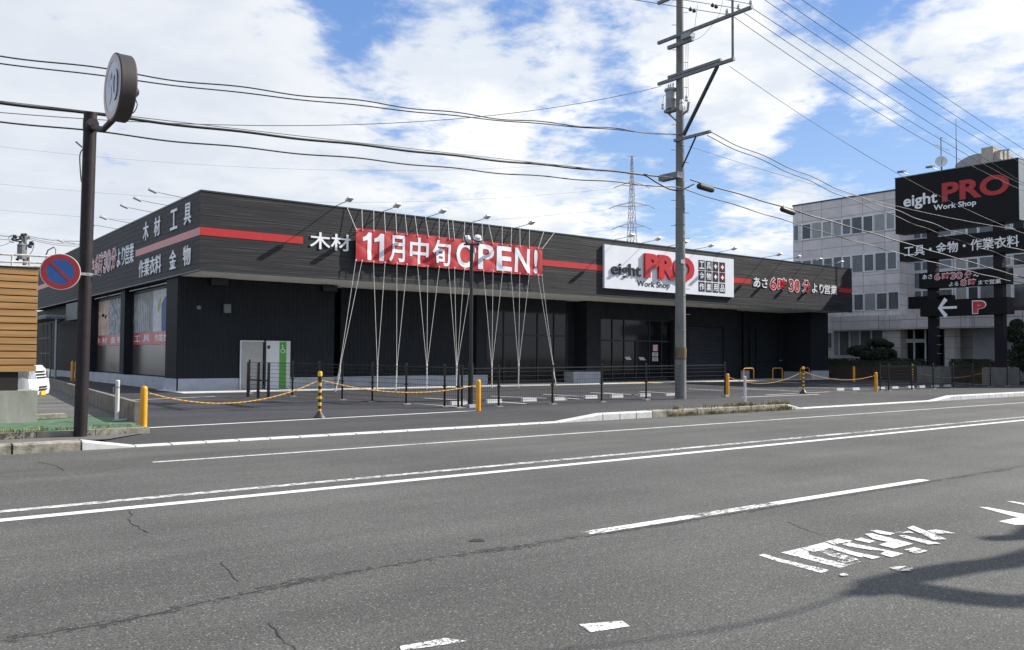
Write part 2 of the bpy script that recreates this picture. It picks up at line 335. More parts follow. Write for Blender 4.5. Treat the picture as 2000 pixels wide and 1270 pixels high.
# ------------------------------------------------------------------ mesh helpers
def wloc(o):
    v = Vector((0, 0, 0))
    while o is not None: v = v + o.location; o = o.parent
    return v
class MB:
    def __init__(s): s.v = []; s.f = []; s.mi = []; s.cur = 0
    def face(s, pts):
        b = len(s.v); s.v += [Vector(p) for p in pts]; s.f.append(tuple(range(b, b+len(pts)))); s.mi.append(s.cur)
    def mesh(s, vs, fs):
        b = len(s.v); s.v += [Vector(p) for p in vs]
        for f in fs: s.f.append(tuple(b+i for i in f)); s.mi.append(s.cur)
    def box(s, x0, x1, y0, y1, z0, z1):
        if x0 > x1: x0, x1 = x1, x0
        if y0 > y1: y0, y1 = y1, y0
        if z0 > z1: z0, z1 = z1, z0
        s.mesh([(x0, y0, z0), (x1, y0, z0), (x1, y1, z0), (x0, y1, z0), (x0, y0, z1), (x1, y0, z1), (x1, y1, z1), (x0, y1, z1)],
               [(0, 3, 2, 1), (4, 5, 6, 7), (0, 1, 5, 4), (1, 2, 6, 5), (2, 3, 7, 6), (3, 0, 4, 7)]); return s
    def obox(s, c, a, b, n):            # centre and three half-axis vectors
        c, a, b, n = map(Vector, (c, a, b, n))
        vs = [c+a*i+b*j+n*k for k in (-1, 1) for (i, j) in ((-1, -1), (1, -1), (1, 1), (-1, 1))]
        s.mesh(vs, [(0, 3, 2, 1), (4, 5, 6, 7), (0, 1, 5, 4), (1, 2, 6, 5), (2, 3, 7, 6), (3, 0, 4, 7)]); return s
    def bar(s, p, q, wd, ht, up=(0, 0, 1)):
        p, q = Vector(p), Vector(q); d = q-p; n = d.normalized(); u = Vector(up)
        if abs(n.dot(u)) > .99: u = Vector((1, 0, 0))
        sd = n.cross(u).normalized(); u2 = sd.cross(n)
        return s.obox((p+q)/2, d/2, sd*wd/2, u2*ht/2)
    def tube(s, pts, r, n=8, closed=False):
        pts = [Vector(p) for p in pts]; k = len(pts); rs = r if isinstance(r, (list, tuple)) else [r]*k
        b = len(s.v); prev = None
        for i, p in enumerate(pts):
            if closed: d = pts[(i+1) % k]-pts[i-1]
            else: d = pts[min(i+1, k-1)]-pts[max(i-1, 0)]
            d.normalize()
            if prev is None:
                a = Vector((0, 0, 1)) if abs(d.z) < .9 else Vector((1, 0, 0)); x = d.cross(a).normalized()
            else: x = (prev-d*prev.dot(d)).normalized()
            prev = x; y = d.cross(x)
            for j in range(n): s.v.append(p+(x*cos(2*pi*j/n)+y*sin(2*pi*j/n))*rs[i])
        for i in range(k if closed else k-1):
            for j in range(n):
                a0, a1 = b+i*n+j, b+i*n+(j+1) % n; c0, c1 = b+((i+1) % k)*n+j, b+((i+1) % k)*n+(j+1) % n
                s.f.append((a0, a1, c1, c0)); s.mi.append(s.cur)
        if not closed:
            s.f.append(tuple(b+j for j in range(n))[::-1]); s.mi.append(s.cur)
            s.f.append(tuple(b+(k-1)*n+j for j in range(n))); s.mi.append(s.cur)
        return s
    def cyl(s, p, q, r0, r1=None, n=12): return s.tube([p, q], [r0, r0 if r1 is None else r1], n)
    def lathe(s, c, prof, n=20, axis=(0, 0, 1)):
        c = Vector(c); ax = Vector(axis).normalized(); a = Vector((1, 0, 0)) if abs(ax.x) < .9 else Vector((0, 1, 0))
        x = ax.cross(a).normalized(); y = ax.cross(x); b = len(s.v)
        for r, z in prof:
            for j in range(n): s.v.append(c+ax*z+(x*cos(2*pi*j/n)+y*sin(2*pi*j/n))*max(r, 1e-4))
        for i in range(len(prof)-1):
            for j in range(n): s.f.append((b+i*n+j, b+i*n+(j+1) % n, b+(i+1)*n+(j+1) % n, b+(i+1)*n+j)); s.mi.append(s.cur)
        s.f.append(tuple(b+j for j in range(n))[::-1]); s.mi.append(s.cur)
        s.f.append(tuple(b+(len(prof)-1)*n+j for j in range(n))); s.mi.append(s.cur)
        return s
    def prism(s, poly, ext):
        poly = [Vector(p) for p in poly]; e = Vector(ext); n = len(poly); b = len(s.v)
        s.v += poly+[p+e for p in poly]
        s.f.append(tuple(range(b, b+n))[::-1]); s.f.append(tuple(range(b+n, b+2*n)))
        for i in range(n): s.f.append((b+i, b+(i+1) % n, b+n+(i+1) % n, b+n+i))
        s.mi += [s.cur]*(n+2); return s
    def build(s, name, m, parent=None, smooth=False, loc=None):
        me = bpy.data.meshes.new(name); o = bpy.data.objects.new(name, me); COL.objects.link(o)
        if parent is not None: o.parent = parent; off = wloc(parent)
        else:
            off = Vector(loc) if loc is not None else Vector((0, 0, 0)); o.location = off
        me.from_pydata([v-off for v in s.v], [], s.f); me.validate()
        for mm in (m if isinstance(m, list) else [m]): me.materials.append(mm)
        if isinstance(m, list) and len(s.mi) == len(me.polygons):
            me.polygons.foreach_set('material_index', s.mi)
        if smooth:
            me.polygons.foreach_set('use_smooth', [True]*len(me.polygons)); me.set_sharp_from_angle(angle=rad(38))
        me.update(); return o

def each(name, m, parent, boxes):
    for b in boxes: mb = MB(); mb.box(*b); o = mb.build(name, m, parent)
    return o
def tag(o, label, cat, group=None):
    o['label'] = label; o['category'] = cat
    if group: o['group'] = group
    return o
def thing(name, label, cat, loc, group=None):
    o = bpy.data.objects.new(name, None); COL.objects.link(o); o.location = loc; o.empty_display_size = .3
    return tag(o, label, cat, group)
def structure(o): o['kind'] = 'structure'; return o
def dup(root, loc, label, rz=0, group=None):
    r = root.copy(); COL.objects.link(r); r.location = loc; r.rotation_euler = (0, 0, rz); r['label'] = label
    if group: r['group'] = group
    for ch in list(root.children):
        c = ch.copy(); COL.objects.link(c); c.parent = r
        for gch in list(ch.children):
            d = gch.copy(); COL.objects.link(d); d.parent = c
    return r
ORD = 'first second third fourth fifth sixth seventh eighth ninth tenth eleventh twelfth thirteenth fourteenth fifteenth sixteenth seventeenth eighteenth nineteenth twentieth twenty-first twenty-second twenty-third'.split()

# lettering: built from the built-in font, fitted to a measured rectangle on its sign
_tc = {}
def glyphs(s, bold):
    k = (s, bold)
    if k in _tc: return _tc[k]
    c = bpy.data.curves.new('t', 'FONT'); c.body = s; c.resolution_u = 4; c.offset = bold
    o = bpy.data.objects.new('t', c); COL.objects.link(o); bpy.context.view_layer.update()
    me = bpy.data.meshes.new_from_object(o.evaluated_get(bpy.context.evaluated_depsgraph_get()))
    r = ([v.co.copy() for v in me.vertices], [tuple(p.vertices) for p in me.polygons])
    bpy.data.objects.remove(o); bpy.data.curves.remove(c); bpy.data.meshes.remove(me); _tc[k] = r
    return r
def text_into(mb, s, O, U, V, N, u0, u1, v0, v1, depth=.02, bold=.02, grow=0, shear=0., lift=0.):
    """letters fitted into (u0..u1, v0..v1) of the frame O,U,V; N points at the viewer. grow widens strokes round the same place"""
    vs, fs = glyphs(s, bold)
    a0, a1 = min(v.x for v in vs), max(v.x for v in vs); b0, b1 = min(v.y for v in vs), max(v.y for v in vs)
    O, U, V, N = Vector(O), Vector(U), Vector(V), Vector(N)
    pts = []
    for v in vs:
        x = u0-grow+(v.x-a0)/(a1-a0)*(u1-u0+2*grow); y = v0-grow+(v.y-b0)/(b1-b0)*(v1-v0+2*grow)
        pts.append(O+U*(x+shear*(y-v0))+V*y)
    flip = U.cross(V).dot(N) < 0
    front = [p+N*(lift+depth) for p in pts]; back = [p+N*lift for p in pts]; n = len(pts)
    edges = {}
    for f in fs:
        for i in range(len(f)):
            e = (f[i], f[(i+1) % len(f)]); edges[e] = edges.get(e, 0)+1
    sides = [(a, b, n+b, n+a)[::-1] for (a, b) in edges if (b, a) not in edges]
    faces = [tuple(f) for f in fs]+sides
    # some glyph faces come back unfused (0-1 vertices doubled); that only adds inner sides
    if flip: faces = [f[::-1] for f in faces]
    mb.mesh(front+back, faces); return mb

def catmull(pts, k=8):
    pts = [Vector(p) for p in pts]; out = []
    for i in range(len(pts)-1):
        p0, p1, p2, p3 = pts[max(i-1, 0)], pts[i], pts[i+1], pts[min(i+2, len(pts)-1)]
        for j in range(k):
            t = j/k; out.append(.5*((2*p1)+(p2-p0)*t+(2*p0-5*p1+4*p2-p3)*t*t+(3*p1-p0-3*p2+p3)*t**3))
    return out+[pts[-1]]
def sagline(p, q, sag, n=18):
    p, q = Vector(p), Vector(q)
    return [p.lerp(q, i/n)-Vector((0, 0, sag*4*(i/n)*(1-i/n))) for i in range(n+1)]
# ================================================================== THE SETTING
def sheet(name, pts, m, z=0., kind='structure'):
    mb = MB(); mb.face([(p[0], p[1], (p[2] if len(p) > 2 else 0)+z) for p in pts]); o = mb.build(name, m); o['kind'] = kind; return o
def grid_sheet(name, x0, x1, y0, y1, nx, ny, zf, m):
    mb = MB(); b = [(x0+(x1-x0)*i/nx, y0+(y1-y0)*j/ny) for j in range(ny+1) for i in range(nx+1)]
    mb.mesh([(x, y, zf(x, y)) for x, y in b], [(j*(nx+1)+i, j*(nx+1)+i+1, (j+1)*(nx+1)+i+1, (j+1)*(nx+1)+i) for j in range(ny) for i in range(nx)])
    return structure(mb.build(name, m, smooth=True))
sheet('ground', [(-900, -900), (1500, -900), (1500, 1500), (-900, 1500)], M['earth'], -.12)
sheet('road', [(-60, -4), (140, -4), (140, 15.62), (-60, 15.62)], M['road'], 0)
def bound(x):                       # where the sidewalk meets the lot
    if x < 14: return 19.35+(x-5)*.06
    if x < 28: return 19.9+(x-14)*.093
    return 21.2+(x-28)*.008
def lotz(x, y): return gz(x, y)
mb = MB(); xs = [4.0+i*2 for i in range(69)]; rows = [0, .15, .4, .7, 1.]
vs = []
for t in rows:
    for x in xs:
        yb = bound(x)-.25; y = yb+(62-yb)*t if t else yb
        if t == .15: y = 35
        if t == .4: y = 36
        vs.append((x, y, gz(x, y)))
n = len(xs)
mb.mesh(vs, [(j*n+i, j*n+i+1, (j+1)*n+i+1, (j+1)*n+i) for j in range(len(rows)-1) for i in range(n-1)])
structure(mb.build('parking_lot', M['lot']))
def raised(x):                      # 1 where the kerb stands up, 0 at the dropped crossings
    def s(a, b): t = min(1, max(0, (x-a)/(b-a))); return t*t*(3-2*t)
    return s(13.5, 15.0)*(1-s(22.9, 23.8))+s(31.9, 33.6)
KH = .17
def walkz(x, y):
    t = min(1, max(0, (y-15.8)/(bound(x)-15.8)))
    return .018+gz(x, y)*t+raised(x)*(KH-.02)*max(0, 1-t*t*1.02)
grid_sheet('sidewalk', 3.0, 120, 15.8, 22.0, 234, 16, lambda x, y: walkz(x, min(y, bound(x)))-(.0 if y <= bound(x)+.2 else .12), M['walk'])
# kerbs: old stones on the left, flush white stones at the crossings, ramps and a standing kerb between
def kerb(name, segs, m, y0=15.6, y1=15.82, gap=.03):
    mb = MB()
    for (xa, xb, ha, hb) in segs:
        xa += gap; bev = .025
        mb.mesh([(xa, y0, -.05), (xb, y0, -.05), (xb, y0, max(hb-bev, .006)), (xa, y0, max(ha-bev, .006)), (xa, y0+bev, ha), (xb, y0+bev, hb), (xb, y1, hb+.004), (xa, y1, ha+.004), (xa, y1, -.05), (xb, y1, -.05)],
                [(0, 1, 2, 3), (3, 2, 5, 4), (4, 5, 6, 7), (7, 6, 9, 8), (0, 3, 4, 7, 8), (1, 9, 6, 5, 2)])
    return structure(mb.build(name, m))
kerb('kerb', [(x*1.0-40+.12*0, x-39, .16, .16) for x in range(0, 43)], M['kerbold'])
kerb('kerb', [(3.0, 3.85, .16, .025)]+[(3.85+i*.6, 4.45+i*.6, .022, .022) for i in range(16)]+[(13.45, 14.9, .022, KH)]+[(14.9+i*.6, 15.5+i*.6, KH, KH) for i in range(3)], M['kerbnew'])
kerb('kerb', [(16.7+i*.6, 17.3+i*.6, KH+.01, KH+.01) for i in range(10)], M['kerbold'])
kerb('kerb', [(22.7, 23.5, KH, .022)]+[(23.5+i*.6, 24.1+i*.6, .022, .022) for i in range(14)]+[(31.9, 33.4, .022, KH)]+[(33.4+i*.6, 34.0+i*.6, KH, KH) for i in range(140)], M['kerbnew'], y1=15.86)
mb = MB(); mb.box(18.05, 18.35, 15.594, 15.599, .015, .10); structure(mb.build('kerb_drain', M['gapshade']))
# left frontage: old sidewalk, low edging, green strip, old asphalt yard
sheet('old_sidewalk', [(-40, 15.8, .15), (3.0, 15.8, .15), (3.7, 16.9, .04), (4.6, 17.9, .035), (-40, 17.9, .12)], M['oldwalk'], .004)
mb = MB()
for i in range(30):
    xa = 4.7-(i+1)*1.0; mb.box(xa+.012, xa+1.0, 17.92, 18.06, -.05, .15+random.uniform(-.008, .008))
structure(mb.build('edging', M['kerbold']))
sheet('green_strip', [(-40, 18.05), (4.75, 18.05), (5.05, 22.3), (-40, 22.3)], M['green'], .10)
sheet('old_yard', [(-40, 22.3, .10), (5.05, 22.3, .10), (6.95, 45, .22), (6.95, 70, .22), (-40, 70, .22)], M['oldwalk'], .004)
# wearing dark streak behind the pole: a patch of moss on the old kerb top
# ---- road markings
def strip(name, x0, x1, y, wd, m, z=.004, y1=None):
    y1 = y if y1 is None else y1; mb = MB(); mb.face([(x0, y-wd/2, z), (x1, y1-wd/2, z), (x1, y1+wd/2, z), (x0, y+wd/2, z)])
    return structure(mb.build(name, m))
strip('road_marking', 3.53, 110, 13.28, .11, M['white thin'], y1=13.28)
strip('road_marking', -8, 110, 9.50, .17, M['white line'])
strip('road_marking', -8, 110, 10.02, .15, M['white worn'])
strip('road_marking', 5.27, 8.0, 5.74, .14, M['white worn'], y1=5.68)
strip('road_marking', 8.0, 11.2, 5.68, .14, M['white line'], y1=5.61)
strip('road_marking', 17.0, 23, 5.5, .14, M['white line'])
def pxpoly(name, pts, m, z=.004):   # outline measured on the road surface
    mb = MB(); mb.face([FZ(x, y, z) for x, y in pts]); return structure(mb.build(name, m))
c1 = lambda x, y: (1060+x/2.1277, 960+y/2.129)
pxpoly('road_marking', [(780, 1262), (838, 1252), (868, 1246), (912, 1252), (862, 1260), (784, 1271)], M['road letter'])
pxpoly('road_marking', [c1(150, 552), c1(330, 538), c1(362, 560), c1(200, 585)], M['road letter'])
cd_ = lambda x, y: (1460+x/4.545, 1000+y/4.547)
TXT = [[(95, 383), (150, 372), (275, 412), (720, 515), (712, 525), (650, 542), (500, 500), (270, 440)], [(295, 360), (470, 322), (540, 350), (548, 380), (735, 428), (900, 470), (830, 500), (460, 402)],
       [(470, 322), (690, 268), (760, 300), (700, 330), (600, 352), (560, 350)], [(620, 346), (700, 336), (960, 408), (1010, 440), (900, 470), (790, 432), (812, 412), (720, 385)],
       [(690, 303), (770, 300), (950, 355), (1180, 400), (1110, 418), (1030, 395), (1000, 402), (940, 385), (860, 365), (760, 332)], [(690, 262), (800, 237), (935, 255), (905, 265), (840, 275), (770, 290)],
       [(840, 285), (900, 270), (1385, 370), (1280, 402), (1180, 375), (1220, 345), (1080, 335), (870, 300)], [(945, 240), (1010, 228), (1135, 258), (1080, 275), (960, 250)],
       [(1040, 195), (1110, 190), (1310, 240), (1470, 282), (1300, 325), (1160, 290), (1250, 268), (1210, 258), (1120, 240)], [(1090, 165), (1150, 160), (1310, 190), (1270, 205), (1180, 195)],
       [(1340, 210), (1390, 205), (1720, 280), (1600, 288), (1540, 270), (1400, 232)], [(1415, 140), (1470, 122), (1770, 242), (1650, 248), (1560, 200)], [(1590, 165), (1680, 155), (1850, 188), (1660, 192)],
       [(1390, 335), (1480, 312), (1600, 345), (1500, 372)], [(1255, 490), (1400, 480), (1500, 505), (1420, 528), (1310, 515)], [(815, 555), (860, 535), (900, 560), (840, 568)], [(1310, 180), (1420, 160), (1480, 185), (1350, 190)]]
for k, pl in enumerate(TXT): pxpoly('road_marking', [cd_(*p) for p in pl], M['white worn' if k in (3, 13, 14, 15, 16) else 'road letter'], .004+.0004*k)
for pl in ([(1812, 64), (1850, 66), (2010, 96), (2010, 108), (1960, 104)], [(1895, 124), (1985, 106), (2030, 112), (2030, 140), (1960, 138)], [(1925, 40), (1960, 42), (2040, 56), (2040, 64)]):
    pxpoly('road_marking', [c1(*p) for p in pl], M['white line'])
# pavement seam along the lane and short branching cracks
def crack(pts, w0, z=.0035):
    mb = MB(); P = []
    for a, b in zip(pts[:-1], pts[1:]):
        a, b = Vector((*a, 0)), Vector((*b, 0)); k = max(2, int((b-a).length/.06))
        for i in range(k):
            q = a.lerp(b, i/k); P.append((q.x+random.uniform(-.012, .012), q.y+random.uniform(-.014, .014)))
    P.append(pts[-1])
    L = []; R = []
    for i, p in enumerate(P):
        d = Vector(P[min(i+1, len(P)-1)])-Vector(P[max(i-1, 0)]); nn = Vector((-d.y, d.x)).normalized() if d.length > 0 else Vector((0, 1))
        ww = w0*random.uniform(.25, 1.)*.5; L.append((p[0]+nn.x*ww, p[1]+nn.y*ww, z)); R.append((p[0]-nn.x*ww, p[1]-nn.y*ww, z))
    k = len(P); mb.mesh(L+R, [(i, k+i, k+i+1, i+1) for i in range(k-1)])
    return structure(mb.build('road_crack', M['tar']))
def seam(pts, wd):
    mb = MB(); P_ = catmull([(x, y, 0) for x, y in pts], 20); n_ = len(P_)
    vs = [(p.x, p.y-wd*random.uniform(.35, .65), .003) for p in P_]+[(p.x, p.y+wd*random.uniform(.35, .65), .003) for p in P_]
    mb.mesh(vs, [(i, i+1, n_+i+1, n_+i) for i in range(n_-1)]); return structure(mb.build('road_seam', M['seam']))
def gcrack(pp, wd): return crack([(FZ(x, y, 0).x, FZ(x, y, 0).y) for x, y in pp], wd)
sp_ = [(FZ(x, y, 0).x, FZ(x, y, 0).y) for x, y in [(-60, 1268), (0, 1252), (250, 1212), (430, 1170), (620, 1130), (850, 1090), (1000, 1071), (1140, 1047)]]
seam(sp_, .15); crack(sp_, .012)
seam([(5.2, 5.63), (8, 5.53), (11.5, 5.46), (16, 5.42)], .10); crack([(5.2, 5.63), (8, 5.55), (11.5, 5.5), (16, 5.45)], .018)
gcrack([(253, 997), (258, 1008), (250, 1014), (262, 1026), (275, 1033), (290, 1041)], .014)
gcrack([(430, 1097), (440, 1110), (455, 1124), (466, 1136)], .009)
gcrack([(525, 1216), (540, 1232), (550, 1250), (578, 1269)], .013)
gcrack([(75, 903), (110, 910), (125, 920)], .02); gcrack([(0, 931), (90, 929), (150, 928), (250, 912)], .012)
gcrack([(1540, 1020), (1575, 1036), (1605, 1046)], .012)
mb = MB(); P = [FZ(932+14*cos(a)*(1+.3*sin(3*a)), 1055+3.6*sin(a)*(1+.2*cos(2*a)), .004) for a in [i*pi/8 for i in range(16)]]
mb.face(P); structure(mb.build('road_stain', M['tar']))
# ---- lot markings
def lotline(a, b, wd, m='white line', dz=.012):
    A, B = G(*a), G(*b); d = (B-A); d.z = 0; n = Vector((-d.y, d.x, 0)).normalized()*wd/2
    k = max(1, int(d.length/2)); mb = MB(); L = []; R = []
    for i in range(k+1):
        p = A.lerp(B, i/k); L.append((p.x+n.x, p.y+n.y, gz(p.x, p.y)+dz)); R.append((p.x-n.x, p.y-n.y, gz(p.x, p.y)+dz))
    mb.mesh(L+R, [(i, k+1+i, k+2+i, i+1) for i in range(k)]); return structure(mb.build('lot_marking', M[m]))
lotline((280, 838), (934, 803.5), .15, dz=.022); lotline((1450, 777), (1700, 767.5), .15, dz=.022)
lotline((190, 785), (420, 775), .12, dz=.012)
c5 = lambda x, y: (800+x/5, 680+y/5)
for a, b in (((145, 492), (725, 522)), ((745, 470), (1375, 495)), ((1285, 452), (1700, 476)), ((1770, 437), (2000, 450)), ((880, 528), (1170, 550)), ((1525, 490), (1700, 506)), ((560, 582), (0, 540))):
    lotline(c5(*a), c5(*b), .13)
for a, b in (((1180, 768), (1260, 773)), ((1250, 765), (1330, 770)), ((1345, 760), (1420, 764)), ((1450, 760), (1560, 765)), ((1495, 772), (1620, 766)), ((1560, 757), (1700, 761)), ((1600, 752), (1780, 758)), ((1640, 750), (1840, 756)), ((1700, 748), (1880, 753)), ((1860, 748), (1925, 753))):
    lotline(a, b, .13)
lotline((1424, 759), (1690, 767), .10, 'floor tactile', .016)
# ---- concrete apron along the shop front
mb = MB(); mb.box(9.9, 54.5, 33.3, 37.0, -.1, .14); structure(mb.build('apron', M['apron']))
mb = MB(); mb.box(33.5, 41.8, 33.55, 33.9, .12, .146); structure(mb.build('tactile_paving', M['floor tactile']))

# ================================================================== THE SHOP
X0, YF, ZT, ZB, X1, YB = 10.12, 32.31, 7.73, 4.79, 54.63, FX(68, 540, 10.12).y
WY = 35.3                                             # first wall plane, recessed under the overhang
shop = thing('shop', 'long single-storey black-clad shop with a deep overhanging fascia and red stripe', 'shop building', (32, 45, 0))
mb = MB(); mb.box(X0, X1, YF, YF+.25, ZB, ZT); mb.build('fascia', M['clad'], shop)
each('fascia', M['cladside'], shop, [(X0, X0+.25, YF+.25, YB, ZB, ZT), (X1-.25, X1, YF+.25, YB, ZB, ZT)])
mb = MB(); mb.box(X0-.02, X1+.02, YF-.02, YF+.30, ZT, ZT+.06); mb.box(X0-.02, X0+.30, YF+.30, YB, ZT, ZT+.06); mb.box(X1-.30, X1+.02, YF+.30, YB, ZT, ZT+.06)
mb.box(X0-.012, X1+.012, YF-.012, YF+.1, ZB-.05, ZB); mb.box(X0-.012, X0+.1, YF+.1, YB, ZB-.05, ZB); mb.build('parapet_trim', M['trim'], shop)
mb = MB(); mb.box(X0+.3, X1-.3, YF+.3, YB, ZT-.5, ZT-.42); mb.build('roof', M['galvdull'], shop)
mb = MB(); mb.box(X0+.1, X1-.1, YF+.1, 38.2, ZB-.03, ZB+.04); mb.build('soffit', M['soffit'], shop)
def ribbed(mb, a, b, z0, z1, pitch=.2, dep=.020, rib=.05):
    """vertical ribbed sheet between two ground points, ribs towards the right-hand side of a->b"""
    a, b = Vector((a[0], a[1], 0)), Vector((b[0], b[1], 0)); L = (b-a).length; d = (b-a)/L; n = Vector((d.y, -d.x, 0)); pts = [(0, 0)]; k = int(L/pitch)
    for i in range(k):
        s = (i+.5)*L/k; pts += [(s-rib, 0), (s-rib*.6, dep), (s+rib*.6, dep), (s+rib, 0)]
    pts.append((L, 0)); P = [a+d*s+n*t for s, t in pts]; m_ = len(P)
    mb.mesh([(p.x, p.y, z0) for p in P]+[(p.x, p.y, z1) for p in P], [(i, i+1, m_+i+1, m_+i) for i in range(m_-1)])
PZ = .62                                               # plinth top
def fx_(px, y=WY, py=700): return FY(px, py, y).x
sx = 10.74                                             # side wall plane
xa = fx_(345); xb = fx_(652); xb2 = fx_(664, 36.2); xc = fx_(925, 36.2); xd = fx_(946, 36.2); xe = fx_(1106, 36.2); xf = fx_(1146, 35.6); xg = fx_(1172, 35.6)
xh = fx_(1316, 35.6); xi = fx_(1346, 35.6); xj = fx_(1414, 35.6); xk = fx_(1440, 35.6); xl = fx_(1452, 36.4); xm = fx_(1562, 36.4); xn = fx_(1586, 34.0)
mb = MB()
ribbed(mb, (xa, WY), (xb, WY), PZ, ZB); ribbed(mb, (xb2, 36.2), (xc, 36.2), PZ, ZB)
mb.box(xb-.05, xb, WY+.02, 36.2, .13, ZB)
ribbed(mb, (xi, 35.6), (xk, 35.6), 3.55, ZB); ribbed(mb, (xd, 36.2), (xe, 36.2), 4.05, ZB); ribbed(mb, (xg, 35.6), (xh, 35.6), 3.85, ZB)
ribbed(mb, (xl, 36.4), (xm, 36.4), PZ, ZB)
mb.build('wall', M['siding'], shop)
each('pier', M['siding'], shop, [(xc, xd, 35.95, 36.6, PZ, ZB), (xe, xf-.01, 36.6, 36.7, PZ, ZB), (xf, xg, 35.6, 36.7, PZ, ZB), (xh, xi, 35.6, 36.7, .13, ZB), (xj, xk-.01, 35.62, 36.7, .13, ZB), (xk, xl, 36.5, 36.7, .13, ZB), (xm, xn, 34.1, 38, PZ, ZB)])
each('plinth', M['plinth'], shop, [(xa, xb+.012, WY-.03, WY+.2, .1, PZ), (xb2-.5, xd+.012, 35.9, 36.4, .1, PZ), (xe, xg, 35.57, 36.4, .1, PZ+.12), (xl-.3, xm-.01, 36.33, 36.42, .1, PZ+.08), (xm, xn+.012, 34.07, 36.42, .1, PZ+.08)])
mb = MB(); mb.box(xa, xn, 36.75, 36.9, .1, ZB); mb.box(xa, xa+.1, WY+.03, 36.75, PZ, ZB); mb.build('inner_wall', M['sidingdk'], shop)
# big front window and entrance (dark glass in dark aluminium)
def glazing(xs_, y, z0, zm, z1, nm, doors=()):
    f = MB(); t = .07
    for x in xs_: f.box(x-t/2, x+t/2, y-.06, y+.06, z0, z1)
    for z in (z0+.04, zm, z1-.04):
        for p, q in zip(xs_[:-1], xs_[1:]): f.box(p+t/2, q-t/2, y-.05, y+.05, z-.045, z+.045)
    fr = f.build(nm, M['aludark'], shop)
    for p, q in zip(xs_[:-1], xs_[1:]):
        g = MB(); g.box(p+t/2, q-t/2, y-.012, y+.012, z0+.085, zm-.045); g.box(p+t/2, q-t/2, y-.012, y+.012, zm+.045, z1-.085); g.build('pane', M['glassdk'], fr)
    return fr
glazing([fx_(p, 36.4) for p in (946, 983, 1049, 1081, 1106)], 36.4, .16, 2.75, 4.05, 'window')
ent = glazing([fx_(p, 35.9) for p in (1172, 1195, 1218, 1267, 1291, 1315)], 35.9, .15, 2.55, 3.85, 'entrance')
mb = MB(); p0 = fx_(1241, 35.9); mb.box(p0-.05, p0+.05, 35.83, 35.88, .2, 2.5); mb.build('door_stile', M['aludark'], ent)
def fbox(px0, py0, px1, py1, y): a, b = FY(px0, py0, y), FY(px1, py1, y); return a.x, b.x, b.z, a.z
c8 = lambda x, y: (1160+x/8.465, 600+y/8.467)
for (q, mm, lines) in (((968, 618, 1062, 733), 'signred', 3), ((966, 748, 1057, 814), 'notice', 2), ((968, 830, 1057, 893), 'notice', 2)):
    a, b = c8(q[0], q[1]), c8(q[2], q[3]); x0_, x1_, z0_, z1_ = fbox(*a, *b, 35.86)
    mb = MB(); mb.box(x0_, x1_, 35.855, 35.865, z0_, z1_); nt_ = mb.build('notice', M[mm], ent)
    mb = MB()
    for i in range(lines*2):
        zz = z1_-(z1_-z0_)*(i+.7)/(lines*2+.4); mb.box(x0_+.05, x1_-.05-.04*(i % 2), 35.850, 35.8545, zz-.018, zz+.018)
    mb.build('lettering', M['white' if mm == 'signred' else 'greyink'], nt_)
for q in ((510, 822, 620, 872), (740, 826, 852, 880)):
    a, b = c8(q[0], q[1]), c8(q[2], q[3]); x0_, x1_, z0_, z1_ = fbox(*a, *b, 35.86); mb = MB()
    for i in range(3): zz = z1_-(z1_-z0_)*(i+.5)/3; mb.box(x0_+.05*i, x1_-.07*(2-i), 35.855, 35.862, zz-.02, zz+.02)
    mb.build('door_lettering', M['notice'], ent)
# roller shutter
mb = MB(); k = 34; zt = 3.55
for i in range(k):
    za, zb_ = .15+(zt-.15)*i/k, .15+(zt-.15)*(i+1)/k; zm_ = (za+zb_)/2
    mb.mesh([(xi, 35.75, za), (xj, 35.75, za), (xj, 35.71, zm_), (xi, 35.71, zm_), (xj, 35.75, zb_), (xi, 35.75, zb_)], [(0, 1, 2, 3), (3, 2, 4, 5)])
mb.build('roller_shutter', M['shutter'], shop)
# sliding steel door pair at the right end
mb = MB(); xs_ = [fx_(p, 36.4) for p in (1462, 1473, 1516, 1558)]
mb.box(xs_[0], xs_[3]+.1, 36.28, 36.33, .15, 3.75); dr = mb.build('warehouse_door', M['siding'], shop)
mb = MB()
for x in xs_[1:]: mb.box(x-.03, x+.03, 36.25, 36.28, .2, 3.7)
mb.box(xs_[1]+.03, xs_[2]-.03, 36.255, 36.28, 1.28, 1.33); mb.build('door_rail', M['sidingdk'], dr)
mb = MB(); mb.box(xs_[2]+.15, xs_[2]+.4, 36.2, 36.25, 1.36, 1.42); mb.build('handle', M['galv'], dr)
# accessible toilet: open grey doorway and white sliding door
c3 = lambda x, y: (380+x/3.0975, 370+y/3.0975)
def f3(x0_, y0_, x1_, y1_, y=WY): return fbox(*c3(x0_, y0_), *c3(x1_, y1_), y)
a0, a1, z0_, z1_ = f3(275, 942, 414, 1214, WY-.08); b0, b1, _, _ = f3(430, 942, 573, 1214, WY-.08); z0_ = .14; z1_ = 2.2
mb = MB(); mb.box(a0, b1, WY-.07, WY-.04, z0_, z1_+.02); mb.build('door_frame', M['aludark'], shop)
mb = MB(); mb.box(a0+.05, a1-.04, WY-.10, WY-.072, z0_+.02, z1_-.04); mb.build('toilet_door', M['doorgrey'], shop)
mb = MB(); mb.box(a0, a0+.05, WY-.13, WY-.072, z0_, z1_); mb.box(a0+.05, a1, WY-.13, WY-.072, z1_-.04, z1_); mb.box(b0, b1, WY-.13, WY-.072, z1_-.03, z1_); mb.box(b1-.04, b1, WY-.13, WY-.072, z0_, z1_-.03); mb.build('door_trim', M['alu'], shop)
